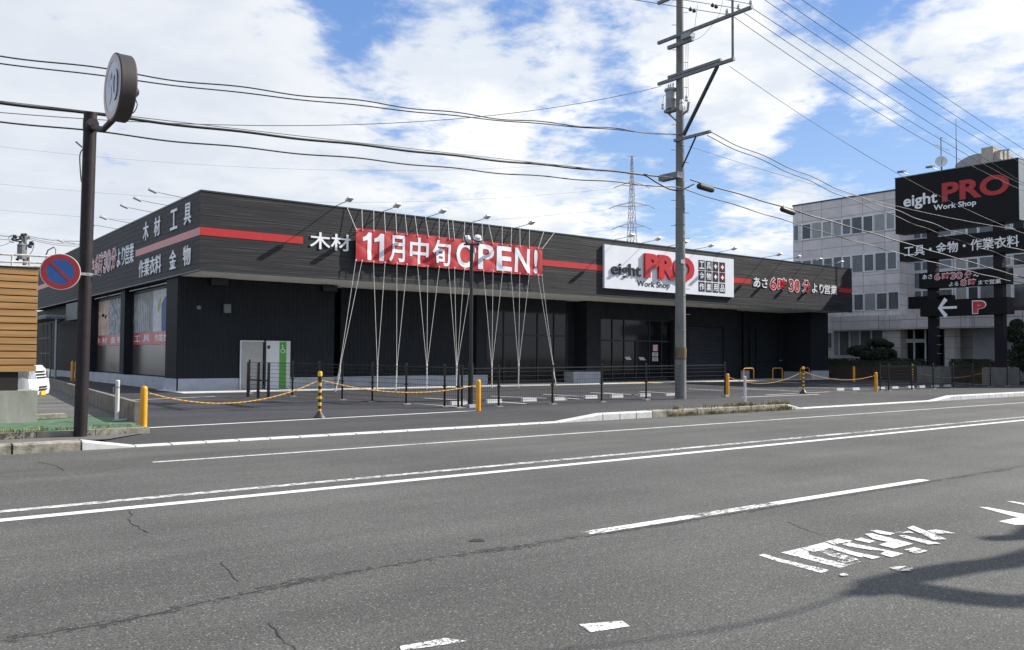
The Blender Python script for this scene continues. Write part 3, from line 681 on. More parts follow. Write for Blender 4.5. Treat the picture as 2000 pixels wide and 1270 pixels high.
mb = MB(); mb.box(b0+.02, b1-.04, WY-.11, WY-.072, z0_+.02, z1_-.03); td = mb.build('toilet_door', M['doorwhite'], shop); td['label'] = 'white toilet door with a green band and wheelchair symbol'
g0, g1, _, _ = f3(514, 942, 552, 1214, WY-.11); mb = MB(); mb.box(g0, g1, WY-.116, WY-.111, z0_+.03, z1_-.035); gb = mb.build('green_band', M['lime'], td)
mb = MB(); cx_, cz_ = (g0+g1)/2-.01, z1_-.42; Y_ = WY-.122
def ring(mb, cx, cz, r, t, a0_, a1_, y, n=14):
    for i in range(n):
        a, b = a0_+(a1_-a0_)*i/n, a0_+(a1_-a0_)*(i+1)/n
        mb.face([(cx+r*cos(a), y, cz+r*sin(a)), (cx+r*cos(b), y, cz+r*sin(b)), (cx+(r-t)*cos(b), y, cz+(r-t)*sin(b)), (cx+(r-t)*cos(a), y, cz+(r-t)*sin(a))])
ring(mb, cx_, cz_, .10, .022, rad(125), rad(385), Y_); ring(mb, cx_-.02, cz_+.22, .03, .03, 0, 2*pi, Y_)
for p, q in (((-.02, .18), (-.01, .05)), ((-.01, .05), (.07, .05)), ((.07, .05), (.11, -.06)), ((.11, -.06), (.14, -.05)), ((-.015, .12), (.05, .12))):
    mb.bar((cx_+p[0], Y_, cz_+p[1]), (cx_+q[0], Y_, cz_+q[1]), .004, .024, (0, -1, 0)) if False else mb.bar((cx_+p[0], Y_, cz_+p[1]), (cx_+q[0], Y_, cz_+q[1]), .024, .004, (0, 1, 0))
mb.build('wheelchair_symbol', M['white'], gb)
i0, i1, _, _ = f3(440, 965, 456, 983, WY-.11); mb = MB(); mb.box(i0, i1, WY-.116, WY-.111, z1_-.34, z1_-.2); mb.build('door_plate', M['blackltr'], td)
mb = MB(); ax_, az_ = (a1+b0)/2, 1.0; mb.box(ax_-.03, ax_+.03, WY-.15, WY-.072, z0_+.2, z1_-.1); mb.build('door_post', M['aludark'], shop)
# small wall fittings on the front wall
a = FY(388, 601, WY-.04); mb = MB(); mb.lathe((a.x, WY-.04, a.z), [(.09, 0), (.09, .05), (.06, .09)], 12, (0, -1, 0)); mb.build('wall_vent', M['galvdull'], shop)
a = FY(443, 603, WY-.04); mb = MB(); mb.box(a.x-.14, a.x+.14, WY-.16, WY-.036, a.z-.18, a.z+.18); mb.build('vent_hood', M['galvdull'], shop)
for pxa in (425, 640):
    a = FY(pxa, 560, WY); mb = MB(); mb.box(a.x-.35, a.x+.35, WY-.3, WY-.04, 4.45, 4.72); mb.build('canopy_light', M['aludark'], shop)

# ---- side wall: piers, glass bays with picture panels, plinth
def sy_(px, x=sx, py=640): return FX(px, py, x).y
c7 = lambda x, y: (160+x/3.97, 360+y/3.97)
piers = [(WY+.03, FX(331, 640, 10.3).y), (FX(242.6, 640, 10.3).y, FX(235.6, 640, 10.3).y), (FX(176, 640, 10.3).y, FX(171, 640, 10.3).y)]
each('pier', M['siding'], shop, [(10.3, 11.0, p, q+.1, PZ, ZB-.05) for (p, q) in piers])
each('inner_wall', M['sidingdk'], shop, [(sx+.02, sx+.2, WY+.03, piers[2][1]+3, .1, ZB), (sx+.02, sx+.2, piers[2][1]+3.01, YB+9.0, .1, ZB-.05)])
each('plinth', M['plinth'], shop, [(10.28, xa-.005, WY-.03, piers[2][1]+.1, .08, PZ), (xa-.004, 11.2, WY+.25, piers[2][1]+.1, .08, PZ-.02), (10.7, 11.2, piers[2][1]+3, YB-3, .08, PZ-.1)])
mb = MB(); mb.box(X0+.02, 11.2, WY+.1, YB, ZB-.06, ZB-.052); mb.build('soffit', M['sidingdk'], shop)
posters = [((398, 815, 548, 1195), 'tools', '工 具'), ((555, 775, 672, 1185), 'cloth', '作業衣料'), ((105, 880, 210, 1205), 'wood', '木 材'), ((218, 855, 300, 1200), 'metal', '金 物')]
PX = sx-.02
for (q, kind_, word) in posters:
    a, b = c7(q[0], (q[1]+30)), c7(q[2], q[3]); A = FX(*a, PX); B = FX(*b, PX); yl, yr = A.y, B.y
    full = yr
    if kind_ == 'metal': yr = yl-(FX(*c7(105, 880), PX).y-FX(*c7(210, 880), PX).y)
    if kind_ == 'cloth': yr = yl-(FX(*c7(398, 880), PX).y-FX(*c7(548, 880), PX).y)
    zt = 4.50; zb_ = 2.05; zr = 2.62
    nmP = {'tools': 'ptool', 'cloth': 'pcloth', 'wood': 'pwood', 'metal': 'pmetal'}[kind_]
    mb = MB(); mb.box(PX-.01, PX+.01, yr, yl, zr, zt); ps = mb.build('picture_panel', M[nmP], shop)
    mb = MB(); mb.box(PX-.014, PX+.01, yr, yl, zb_, zr-.003); rb = mb.build('red_caption', M['redside'], ps)
    mb = MB(); wdt = yl-yr; text_into(mb, word, (PX-.015, yl, zb_), (0, -1, 0), (0, 0, 1), (-1, 0, 0), wdt*.12, wdt*.88, .12, .46, .004, .006); mb.build('lettering', M['white'], rb)
    mb = MB(); X_ = PX-.012
    def strip2(y0_, z0s, y1_, z1s, t): mb.bar((X_, y0_, z0s), (X_, y1_, z1s), t, .004, (1, 0, 0))
    if kind_ == 'tools':
        for i in range(9): t_ = i/8; strip2(yl-.15-t_*wdt*.75, zr+.05, yl-.5-t_*wdt*.55-.3*t_, zt-.2-.45*abs(t_-.4)-.2*random.random(), .05)
        mb.build('tool_rods', M['steelbit'], ps)
    elif kind_ == 'wood':
        strip2(yl-.15, zr+.1, yr+.5, zt-.3, .28); strip2(yl-.8, zr+.05, yr+.1, zt-.5, .18); strip2(yl-.2, zt-.5, yr+.2, zr+.9, .2); mb.build('plank_picture', M['plank'], ps)
    elif kind_ == 'cloth':
        mb.mesh([(X_, yl-wdt*.42, zr+.004), (X_, yl-wdt*.80, zr+.004), (X_, yl-wdt*.84, zr+1.25), (X_, yl-wdt*.70, zr+1.55), (X_, yl-wdt*.55, zr+1.5), (X_, yl-wdt*.40, zr+1.2)], [(0, 1, 2, 3, 4, 5)]); mb.build('overall_picture', M['pblue'], ps)
        mb = MB(); X_ -= .004; strip2(yl-wdt*.25, zr+.9, yl-wdt*.36, zr+1.5, .28); strip2(yl-wdt*.78, zr+1.1, yl-wdt*.84, zr+1.5, .2); mb.build('glove_picture', M['pyellow'], ps)
    else:
        for i in range(12): yy, zz = yl-.1-random.random()*wdt*.85, zr+.1+random.random()*(zt-zr-.2); strip2(yy, zz, yy-.3*random.uniform(.3, 1), zz+random.uniform(-.3, .3), .05)
        mb.build('metal_parts_picture', M['steelbit'], ps)
for (p, q) in ((piers[0][1]+.12, piers[1][0]-.02), (piers[1][1]+.12, piers[2][0]-.02)):
    mb = MB(); mb.box(PX-.006, PX+.02, p, q, PZ+.04, 2.04); mb.build('side_window', M['streakglass'], shop)
    mb = MB(); mb.box(PX-.08, PX+.02, p, p+.06, PZ, 4.6); mb.box(PX-.08, PX+.02, q-.06, q, PZ, 4.6); mb.box(PX-.08, PX+.02, p+.06, q-.06, 4.52, 4.6); mb.build('window_frame', M['aludark'], shop)
    mb = MB(); mb.box(PX-.30, PX-.24, p+.3, (p+q)/2-.15, 4.62, 4.66); mb.box(PX-.30, PX-.24, (p+q)/2+.15, q-.3, 4.62, 4.66); mb.build('strip_light', M['lampwhite'], shop)
# service door, awning and steel rack further back on the side
yA = FX(130, 600, 10.1).y; yB = FX(78, 600, 10.1).y
mb = MB(); mb.box(9.0, 10.1, yA, yB, 3.72, 3.86); aw = mb.build('awning', M['galvdull'], shop)
mb = MB(); kk = 14
for i in range(kk): yy = yA+(yB-yA)*(i+.3)/kk; mb.box(8.98, 10.1, yy, yy+(yB-yA)/kk*.5, 3.865, 3.95)
mb.build('awning_rib', M['galv'], aw)
mb = MB(); mb.box(10.06, 10.9, piers[2][1]+.2, yA-.05, 3.6, 4.6); mb.build('side_canopy', M['galvdull'], shop)
yP = FX(110, 640, 9.6).y
mb = MB(); mb.cyl((9.6, yP, .12), (9.6, yP, 3.72), .07, n=10); mb.tube([(9.6, yP, 3.2), (9.75, yP+.3, 3.55), (10.1, yP+.6, 3.7)], .04, 6); mb.build('awning_post', M['galv'], shop)
mb = MB()
for px in (84, 92, 100):
    y_ = FX(px, 640, 9.9).y; mb.box(9.88, 9.94, y_, y_+.08, .15, 3.6)
for z in (.6, 1.6, 2.6, 3.5): mb.box(9.87, 9.95, FX(100, 640, 9.9).y, FX(78, 640, 9.9).y, z, z+.05)
mb.build('steel_rack', M['galvdull'], shop)
mb = MB(); mb.box(10.86, 10.95, FX(134, 640, 10.9).y, FX(122, 640, 10.9).y, .12, 2.9); mb.build('service_door', M['siding'], shop)

# ---- red stripe, lettering on the front fascia
YS = YF-.012; U, V, N = (1, 0, 0), (0, 0, 1), (0, -1, 0); O = (0, YS, 0)
def fr(q, crop=None): a, b = (q[0], q[1]), (q[2], q[3]); return fbox(*(crop(*a) if crop else a), *(crop(*b) if crop else b), YS)
SZ0, SZ1 = FY(391, 458.8, YS).z, FY(391, 443.3, YS).z
bx0, bx1 = FY(694.9, 480, YS).x, FY(1058.8, 500, YS).x
c6 = lambda x, y: (1160+x/6.667, 460+y/6.664); c6b = lambda x, y: (1400+x/3.97, 480+y/3.97)
wx0, wx1 = FY(1177, 520, YS).x, FY(1429.2, 540, YS).x
for (p, q) in ((X0-.012, FY(592, 467, YS).x), (bx1-.3, wx0), (wx1, FY(1466.8, 548, YS).x), (FY(1638.8, 566, YS).x, X1+.012)):
    mb = MB(); mb.box(p, q, YF-.012, YF-.001, SZ0, SZ1); mb.build('red_stripe', M['red'], shop)
def letters(word, rect, m, name='lettering', depth=.03, bold=.008, parent=shop, grow=0, lift=0, O_=None):
    mb = MB(); text_into(mb, word, O_ or O, U, V, N, *rect, depth, bold, grow, 0, lift); return mb.build(name, M[m], parent)
letters('木材', fr((605, 452, 684, 492)), 'white', bold=.014)
zz0, zz1 = FY(1472, 564.5, YS).z, FY(1472, 543, YS).z
def f6(x0_, y0_, x1_, y1_): return fr((x0_, y0_, x1_, y1_), c6b)
letters('あさ', f6(283, 243, 392, 330), 'white')
for s, q in (('6', (412, 246, 458, 342)), ('時', (472, 252, 540, 352)), ('30', (560, 262, 640, 360)), ('分', (662, 266, 722, 368))):
    letters(s, f6(*q), 'white', bold=.05, grow=.05, depth=.02); letters(s, f6(*q), 'redtext', bold=.012, lift=.022, depth=.01)
letters('より', f6(736, 292, 826, 372), 'white'); letters('営業', f6(832, 302, 930, 382), 'white')
# side fascia
U2, N2 = (0, -1, 0), (-1, 0, 0); XS = X0-.012
def sside(q, crop=c7): a, b = FX(*crop(q[0], q[1]), XS), FX(*crop(q[2], q[3]), XS); return -a.y, -b.y, b.z, a.z
def sletters(word, rect, m, depth=.03, bold=.006, grow=0, lift=0):
    mb = MB(); text_into(mb, word, (XS, 0, 0), U2, V, N2, *rect, depth, bold, grow, 0, lift); return mb.build('lettering', M[m], shop)
r1 = sside((795, 160, 848, 305)); hz0, hz1 = r1[2], r1[3]; 
for s, xl_, xr_ in (('木', 480, 521), ('材', 565, 610), ('工', 690, 742), ('具', 795, 848)):
    a = sside((xl_, 300, xr_, 300)); sletters(s, (a[0], a[1], hz0+.02, hz1), 'white', bold=.012)
r2 = sside((788, 485, 845, 622)); lz0, lz1 = r2[2], r2[3]
for s, xl_, xr_ in (('作業衣料', 447, 617), ('金', 683, 733), ('物', 788, 845)):
    a = sside((xl_, 600, xr_, 600)); sletters(s, (a[0], a[1], lz0, lz1), 'white', bold=.010)
a = sside((340, 495, 405, 605)); mz0, mz1 = a[2]+.0, a[3]+.1
for s, xl_, xr_, red in (('さ', 76, 100, 0), ('6', 104, 130, 1), ('時', 135, 167, 1), ('30', 172, 225, 1), ('分', 230, 270, 1), ('より', 276, 335, 0), ('営業', 340, 405, 0)):
    a = sside((xl_, 560, xr_, 560))
    if red: sletters(s, (a[0], a[1], mz0-.03, mz1+.1), 'white', bold=.05, grow=.05, depth=.02); sletters(s, (a[0], a[1], mz0-.03, mz1+.1), 'redside', bold=.008, lift=.022, depth=.01)
    else: sletters(s, (a[0], a[1], mz0, mz1), 'white')
a = sside((415, 530, 920, 360))
mb = MB(); mb.box(X0-.012, X0-.001, YF, -a[0], SZ0, SZ1); mb.build('red_stripe', M['redside'], shop)
yq = -sside((70, 560, 72, 560))[0]; mb = MB(); mb.box(X0-.012, X0-.001, yq+3.0, YB, SZ0, SZ1); mb.build('red_stripe', M['redside'], shop)

# ---- white shop sign (board hung on the fascia)
wz0, wz1 = FY(1177.2, 562.8, YS).z, FY(1176.8, 477.7, YS).z
sign = thing('shop_sign', 'white rectangular shop sign with raised red and black letters on the fascia', 'sign', ((wx0+wx1)/2, YF-.1, wz0))
YW = YF-.16
mb = MB(); mb.box(wx0, wx1, YW, YF-.015, wz0, wz1); mb.build('board', M['board'], sign)
OW = (0, YW, 0)
def fw(q): return fbox(*c6(q[0], q[1]), *c6(q[2], q[3]), YW)
ph0 = FY(*c6(645, 552), YW); ph1 = FY(*c6(645, 228), YW); pr = FY(*c6(1285, 480), YW)
mb = MB(); text_into(mb, 'PRO', OW, U, V, N, ph0.x, pr.x, ph0.z, ph1.z, .14, .05, 0, 0, .01); mb.build('lettering', M['redtext'], sign, smooth=True)
e0 = FY(*c6(218, 480), YW); e1 = FY(*c6(604, 480), YW); eb = FY(*c6(395, 570), YW).z; et = FY(*c6(470, 372), YW).z
mb = MB(); text_into(mb, 'eight', OW, U, V, N, e0.x, e1.x, eb, et, .06, .014, 0, 0, .01); mb.build('lettering', M['blackltr'], sign, smooth=True)
w0 = FY(*c6(560, 650), YW); w1 = FY(*c6(985, 650), YW); wb = FY(*c6(970, 712), YW).z; wt = FY(*c6(830, 606), YW).z
mb = MB(); text_into(mb, 'Work Shop', OW, U, V, N, w0.x, w1.x, wb, wt, .012, .008, 0, 0, .003); mb.build('lettering', M['blackltr'], sign)
cols = [(1362, 1442), (1455, 1532), (1545, 1618), (1633, 1706)]; tz = [FY(*c6(1362, y), YW).z for y in (318, 446, 456, 584, 600, 727)]
wordsT = ['工具++', '金物++', '作業用品']
for r_ in range(3):
    for k_ in range(4):
        xa_, xb_ = FY(*c6(cols[k_][0], 500), YW).x, FY(*c6(cols[k_][1], 500), YW).x; zt_, zb2 = tz[r_*2], tz[r_*2+1]; ch = wordsT[r_][k_]
        mb = MB(); mb.box(xa_, xb_, YW-.012, YW-.001, zb2, zt_); tl = mb.build('letter_tile', M['tile'], sign)
        wd_, ht_ = xb_-xa_, zt_-zb2
        if ch == '+':
            mb = MB(); 
            for dx, dz in ((.30, .14), (.14, .36)): pass
            cx_, cz_ = (xa_+xb_)/2, (zt_+zb2)/2; sz = min(wd_, ht_)*.27; th = sz*.36
            pts = [(-th, -sz), (th, -sz), (th, -th), (sz, -th), (sz, th), (th, th), (th, sz), (-th, sz), (-th, th), (-sz, th), (-sz, -th), (-th, -th)]
            mb.prism([(cx_+x*1.28, YW-.014, cz_+z*1.28) for x, z in pts], (0, -.003, 0)); mb.build('red_cross_edge', M['redtext'], tl)
            mb = MB(); mb.prism([(cx_+x*.92, YW-.019, cz_+z*.92) for x, z in pts], (0, -.004, 0)); mb.build('white_cross', M['white'], tl)
        else:
            mb = MB(); text_into(mb, ch, OW, U, V, N, xa_+wd_*.12, xb_-wd_*.12, zb2+ht_*.13, zt_-ht_*.13, .006, .014, 0, 0, .013); mb.build('lettering', M['white'], tl)

# ---- red banner
bz1 = FY(694.9, 444.5, YF-.3).z; bz0 = FY(694.9, 510, YF-.3).z; YBn = YF-.22
bx0, bx1 = FY(694.9, 480, YBn).x, FY(1058.8, 508, YBn).x
ban = thing('banner', 'red cloth banner with white lettering strung tight across the fascia', 'banner', ((bx0+bx1)/2, YBn, bz0))
def ripple(x, z):
    t = (z-bz0)/(bz1-bz0); r_ = .018*sin(x*5.1+t*3.0)+.008*sin(x*11.7-t*5)+.02*sin((x-bx0)*2.3+4*t*sin(x*.7))+.02*max(0, sin(x*2.9+t*7))**6
    edge = .02*(abs(t-.5)*2)**3*sin((x-bx0)*2*pi/.72)
    return YBn+r_*(.35+.65*(1-t))+edge
mb = MB(); nx, nz = 260, 20
mb.mesh([(bx0+(bx1-bx0)*i/nx, ripple(bx0+(bx1-bx0)*i/nx, bz0+(bz1-bz0)*j/nz), bz0+(bz1-bz0)*j/nz+.010*sin((bx0+(bx1-bx0)*i/nx)*8.7)*((j/nz-.5)*2)**5) for j in range(nz+1) for i in range(nx+1)],
        [(j*(nx+1)+i, j*(nx+1)+i+1, (j+1)*(nx+1)+i+1, (j+1)*(nx+1)+i) for j in range(nz) for i in range(nx)])
mb.build('cloth', M['banner'], ban, smooth=True)
c4 = lambda x, y: (680+x/3.024, 380+y/3.024)
def banner_text(s, xl_, xr_, zl, zh, bold):
    x0_, x1_ = FY(*c4(xl_, 320), YBn).x, FY(*c4(xr_, 360), YBn).x; h = bz1-bz0
    tmp = MB()
    if s == '1':
        wd_, z0_, hh_ = x1_-x0_, bz0+h*zl, h*(zh-zl)
        tmp.prism([(x0_+wd_*p, 0, z0_+hh_*q) for p, q in ((.55, 0), (1, 0), (1, 1), (.62, 1), (.35, .86), (0, .80), (0, .67), (.55, .72))], (0, -.004, 0))
    else: text_into(tmp, s, (0, 0, 0), (1, 0, 0), (0, 0, 1), (0, -1, 0), x0_, x1_, bz0+h*zl, bz0+h*zh, .004, bold)
    # cut the letters finely enough to follow the cloth
    import bmesh
    bm = bmesh.new(); me = bpy.data.meshes.new('t'); me.from_pydata(tmp.v, [], [f for f in tmp.f if all(tmp.v[i].y < -.001 for i in f)]); bm.from_mesh(me)
    bmesh.ops.remove_doubles(bm, verts=bm.verts, dist=1e-5)
    for ax, lo, hi, st in ((0, x0_, x1_, .08), (2, bz0, bz1, .12)):
        v_ = lo+st
        while v_ < hi:
            co = Vector((0, 0, 0)); co[ax] = v_; no = Vector((0, 0, 0)); no[ax] = 1
            bmesh.ops.bisect_plane(bm, geom=bm.verts[:]+bm.edges[:]+bm.faces[:], plane_co=co, plane_no=no); v_ += st
    bm.verts.index_update(); out = MB()
    out.mesh([(v.co.x, ripple(v.co.x, v.co.z)-.014, v.co.z) for v in bm.verts], [[v.index for v in f.verts] for f in bm.faces]); bm.free(); bpy.data.meshes.remove(me)
    out.build('lettering', M['bannertext'], ban, smooth=True)
for s_, a_, b_, bo_ in (('1', 84, 137, 0), ('1', 154, 210, 0), ('月', 240, 334, .02), ('中', 364, 474, .02), ('旬', 496, 605, .018), ('O', 638, 747, .022), ('P', 768, 862, .022), ('E', 877, 966, .022), ('N', 984, 1073, .022), ('!', 1098, 1118, .03)):
    banner_text(s_, a_, b_, .07, .90, bo_)

# ================================================================== ROPES OF THE BANNER, ROOF FLOODLIGHTS
def pxX(x, y, Y): return FY(*c4(x, y), Y).x
top_pairs = [(-8, 45), (80, 84), (150, 152), (213, 218), (280, 284), (335, 348), (393, 410), (455, 473), (537, 535), (588, 597), (616, 627), (688, 683), (733, 740), (790, 795), (828, 853), (909, 908), (965, 962), (1013, 1015), (1070, 1068), (1155, 1122), (1218, 1146)]
for i, (a, b) in enumerate(top_pairs):
    xt, xb_ = pxX(a, 90+a*.11, YF-.03), pxX(b, 195+b*.1, YBn)
    mb = MB(); zt_ = ZT+.05
    pts = [(xt, YF+.12, zt_+.02), (xt, YF-.04, zt_+.012), (xb_, ripple(xb_, bz1)-.012, bz1-.05)]
    mb.tube(pts, .012, 5); mb.lathe((xb_, ripple(xb_, bz1)-.02, bz1-.06), [(.016, -.03), (.026, 0), (.016, .03)], 6)
    o = mb.build('rope', M['rope'], loc=(xt, YF, zt_))
    tag(o, f"{ORD[i]} from the left of the short ropes tying the banner's top edge to the roof", 'rope', "ropes above the banner")
anchors = [((655, 752), (45, 82)), (c4(170, 1145), (152, 218)), (c4(280, 1150), (284, 348)), (c4(463, 1145), (410, 473, 535)), (c4(637, 1140), (593, 625, 683, 738)), (c4(848, 1128), (798, 853, 908)), (c4(1005, 1125), (962, 1015, 1068)), (c4(1230, 1118), (1118, 1143))]
k = 0
AY = 32.12
for ai, (ap, bs) in enumerate(anchors):
    A = FY(ap[0], ap[1], AY); A.z = .11; A.x = FY(ap[0], ap[1], AY).x
    K = None
    tx = sum(FY(*c4(b, 440), YBn).x for b in bs)/len(bs)
    K = A.lerp(Vector((tx, YBn, bz0)), .20)
    for bi, b in enumerate(bs):
        xb_ = FY(*c4(b, 395+b*.07), YBn).x; E0 = Vector((xb_, ripple(xb_, bz0)-.012, bz0+.05))
        mb = MB(); off = Vector(((bi-(len(bs)-1)/2)*.02, 0, 0))
        mb.tube(sagline(E0, K+off, .012+.01*((bi*7+ai*3) % 4), 6)+[A+off*.5], .010, 5); mb.lathe(E0, [(.022, -.04), (.034, 0), (.022, .03)], 6)
        mb.lathe(K+off, [(.010, -.05), (.024, -.02), (.024, .02), (.010, .05)], 6)
        if bi == 0:
            mb.tube([K+Vector((0, 0, .05)), K-Vector((0, 0, .3)), A], .026, 5)
        o = mb.build('rope', M['rope'], loc=A)
        tag(o, f"{ORD[k]} from the left of the long ropes from the banner's lower edge to the pavement", 'rope', 'ropes below the banner'); k += 1

def floodlight_front(name, lbl, grp, u, side='front', L=1.0, rise=.12):
    """arm over the parapet and a flat lamp head; local frame: origin at the parapet foot, pointing to -Y (front) or -X (side)"""
    r_ = thing(name, lbl, 'floodlight', (0, 0, 0), grp)
    d = Vector((0, -1, 0)) if side == 'front' else Vector((-1, 0, 0)); s_ = Vector((1, 0, 0)) if side == 'front' else Vector((0, -1, 0))
    mb = MB(); mb.tube([d*-.25, d*-.2+Vector((0, 0, .04)), d*(L*.5)+Vector((0, 0, rise*.6)), d*L+Vector((0, 0, rise))], .017, 6); mb.build('arm', M['galv'], r_)
    mb = MB(); c = d*(L+.05)+Vector((0, 0, rise+.02)); tilt = (d*.82+Vector((0, 0, .30))).normalized(); nrm = s_.cross(tilt)
    mb.obox(c, s_*.125, tilt*.16, nrm*.038); mb.obox(c+nrm*.05*(1 if nrm.z > 0 else -1), s_*.07, tilt*.09, nrm*.018); mb.build('lamp_head', M['lampwhite'], r_)
    mb = MB(); mb.obox(c-nrm*.041*(1 if nrm.z > 0 else -1), s_*.11, tilt*.14, nrm*.003); mb.build('lens', M['lampwhite'], r_)
    return r_
# arm roots read off the parapet line
roots = [(660, 404), (752, 414), (840, 427), (926, 439), (1012, 447), (1205, 472.5), (1258, 477.5), (1310, 484), (1361, 488.5), (1406, 494), (1494, 504), (1530, 510), (1572, 515), (1614, 520)]
words_ = ['over the white two-character word', 'above the left end of the red banner', "above the banner's third letter", "above the banner's middle", "above the banner's right part",
          "at the white sign's left edge", 'above the letters eight on the white sign', 'above the red letter R of the white sign', 'right of the concrete pole above the white sign', "above the white sign's black tiles",
          'just right of the white sign', 'above the red numeral of the opening hours', "above the opening hours' middle", 'nearest the right end of the fascia']
proto = None
for (px, py), wd in zip(roots, words_):
    x = FY(px, py, YF).x; lb = f'small roof-edge floodlight on a thin arm {wd}'.replace('letters eight', 'black letters'); loc = (x, YF, ZT+.06)
    if proto is None: proto = floodlight_front('floodlight', lb, 'floodlights along the front parapet', 0); proto.location = loc
    else: dup(proto, loc, lb)
sroots = [(355, 389.5), (323, 404), (295, 418), (251, 438.5), (226, 450), (160, 482), (205, 460)]
proto = None; swords = ['nearest the front corner', 'second from the front corner', 'third from the front corner', 'fourth from the front corner', 'fifth from the front corner', 'behind the brown pole', 'sixth from the front corner']
for (px, py), wd in list(zip(sroots, swords))[:6]:
    y = FX(px, py, X0).y; lb = f"roof-edge floodlight on the shop's shaded side, {wd}"; loc = (X0, y, ZT+.06)
    if proto is None: proto = floodlight_front('floodlight', lb, 'floodlights along the side parapet', 0, 'side', 1.05, .16); proto.location = loc
    else: dup(proto, loc, lb)
# roof ladder hoop at the far left of the parapet
yq_ = FX(99, 500, X0+.3).y; zq = ZT
mb = MB(); a_, b_ = FX(90, 500, X0+.3).y, FX(109, 500, X0+.3).y; hh = FX(99, 486, X0+.3).z
mb.tube([(X0+.3, a_, ZT-.3), (X0+.3, a_, hh-.25), (X0+.3, a_+(b_-a_)*.2, hh), (X0+.3, a_+(b_-a_)*.8, hh), (X0+.3, b_, hh-.25), (X0+.3, b_, ZT-.3)], .05, 6)
tag(mb.build('ladder_hoop', M['galv'], loc=(X0+.3, yq_, ZT)), 'grey steel ladder hoop on the far left end of the shop roof', 'ladder hoop')

# ================================================================== OFFICE BUILDING behind the sign tower
OX = 60.0
office = thing('office_building', 'three-storey grey panelled office building behind the black sign tower', 'office building', (68, 30, 0))
oy1 = FX(1548.8, 450, OX).y; oy0 = FX(1756, 450, OX).y; oz = FX(1548.8, 403.4, OX).z
mb = MB(); mb.box(OX, OX+16, oy0, oy1, 0, oz); mb.build('wall', M['office'], office)
RX = 62.2; RY0 = 12.0
mb = MB(); mb.box(RX, OX+16, RY0, oy0, 0, oz-.25); mb.build('wall', M['office'], office)
mb = MB(); mb.box(OX-.05, OX+16.05, oy0-.05, oy1+.05, oz, oz+.10); mb.box(RX-.05, OX+15.9, RY0-.05, oy0-.055, oz-.25, oz-.13); mb.build('parapet_cap', M['trim'], office)
co1 = lambda x, y: (1540+x/6.35, 360+y/6.35)
co2 = lambda x, y: (1560+x/6.35, 520+y/6.35)
def owin(cy0, cy1, z0, z1, m, strong, X=OX):
    if cy0 > cy1: cy0, cy1 = cy1, cy0
    t = .085 if strong else .045
    f = MB(); xf_ = X-.05 if strong else X-.03
    f.box(xf_, X+.02, cy0, cy0+t, z0, z1); f.box(xf_, X+.02, cy1-t, cy1, z0, z1); f.box(xf_, X+.02, cy0+t, cy1-t, z0, z0+t); f.box(xf_, X+.02, cy0+t, cy1-t, z1-t, z1)
    fr_ = f.build('window', M['alu'], office); g = MB(); g.box(X-.018, X+.03, cy0+t, cy1-t, z0+t, z1-t); g.build('pane', m, fr_)
def oy(p): return FX(p[0], p[1], OX).y
def orow(edges, cf, ymid, ztop, zbot, mats_):
    for i, (a, b) in enumerate(edges):
        owin(oy(cf(a, ymid)), oy(cf(b, ymid)), zbot, ztop, M[mats_[i % len(mats_)]], i % 2 == 1)
z3t, z3b = FX(*co1(420, 462), OX).z, FX(*co1(420, 668), OX).z
orow([(65, 130), (165, 287), (291, 415), (418, 547), (551, 660), (664, 782), (786, 917), (921, 1058), (1062, 1204), (1208, 1330)], co1, 560, z3t, z3b, ['spandrel', 'glassoff', 'curtain', 'curtain', 'curtain', 'curtaindk', 'glassoff', 'glassoff', 'curtain', 'curtain'])
z2t, z2b = FX(*co1(800, 880), OX).z, FX(*co1(800, 1103), OX).z
orow([(65, 160), (170, 292), (296, 430), (434, 556), (560, 667), (671, 784), (788, 929), (933, 1070), (1074, 1217), (1221, 1352)], co1, 980, z2t, z2b, ['curtaindk', 'glassoff', 'curtaindk', 'glassoff', 'glassoff', 'curtaindk', 'curtaindk', 'glassoff', 'glassoff', 'curtaindk'])
z1t, z1b = FX(*co2(680, 345), OX).z, FX(*co2(680, 560), OX).z
orow([(540, 675), (680, 814), (818, 956), (960, 1108), (1112, 1245)], co2, 450, z1t, z1b, ['curtaindk', 'curtaindk', 'curtain', 'curtaindk', 'curtaindk'])
g0t, g0b = FX(*co2(185, 820), OX).z, FX(*co2(185, 1028), OX).z
for (a, b, m_) in ((178, 312, 'curtain'), (318, 425, 'curtaindk')): owin(oy(co2(a, 920)), oy(co2(b, 920)), g0b, g0t, M[m_], True)
cb = FX(*co2(560, 1115), OX).z
for (a, b, m_) in ((432, 502, 'curtain'), (504, 628, 'curtaindk'), (636, 760, 'curtain'), (764, 900, 'curtaindk'), (904, 1050, 'curtaindk')): owin(oy(co2(a, 920)), oy(co2(b, 920)), cb, g0t+.05, M[m_], False)
mb = MB(); mb.box(OX-.06, OX+.02, oy(co2(310, 1190)), oy(co2(165, 1190)), FX(*co2(200, 1220), OX).z, FX(*co2(200, 1155), OX).z); vt = mb.build('basement_window', M['glassdk'], office)
mb = MB(); mb.box(OX-.08, OX-.062, oy(co2(310, 1190)), oy(co2(165, 1190)), FX(*co2(200, 1157), OX).z, FX(*co2(200, 1145), OX).z); mb.build('frame', M['alu'], vt)
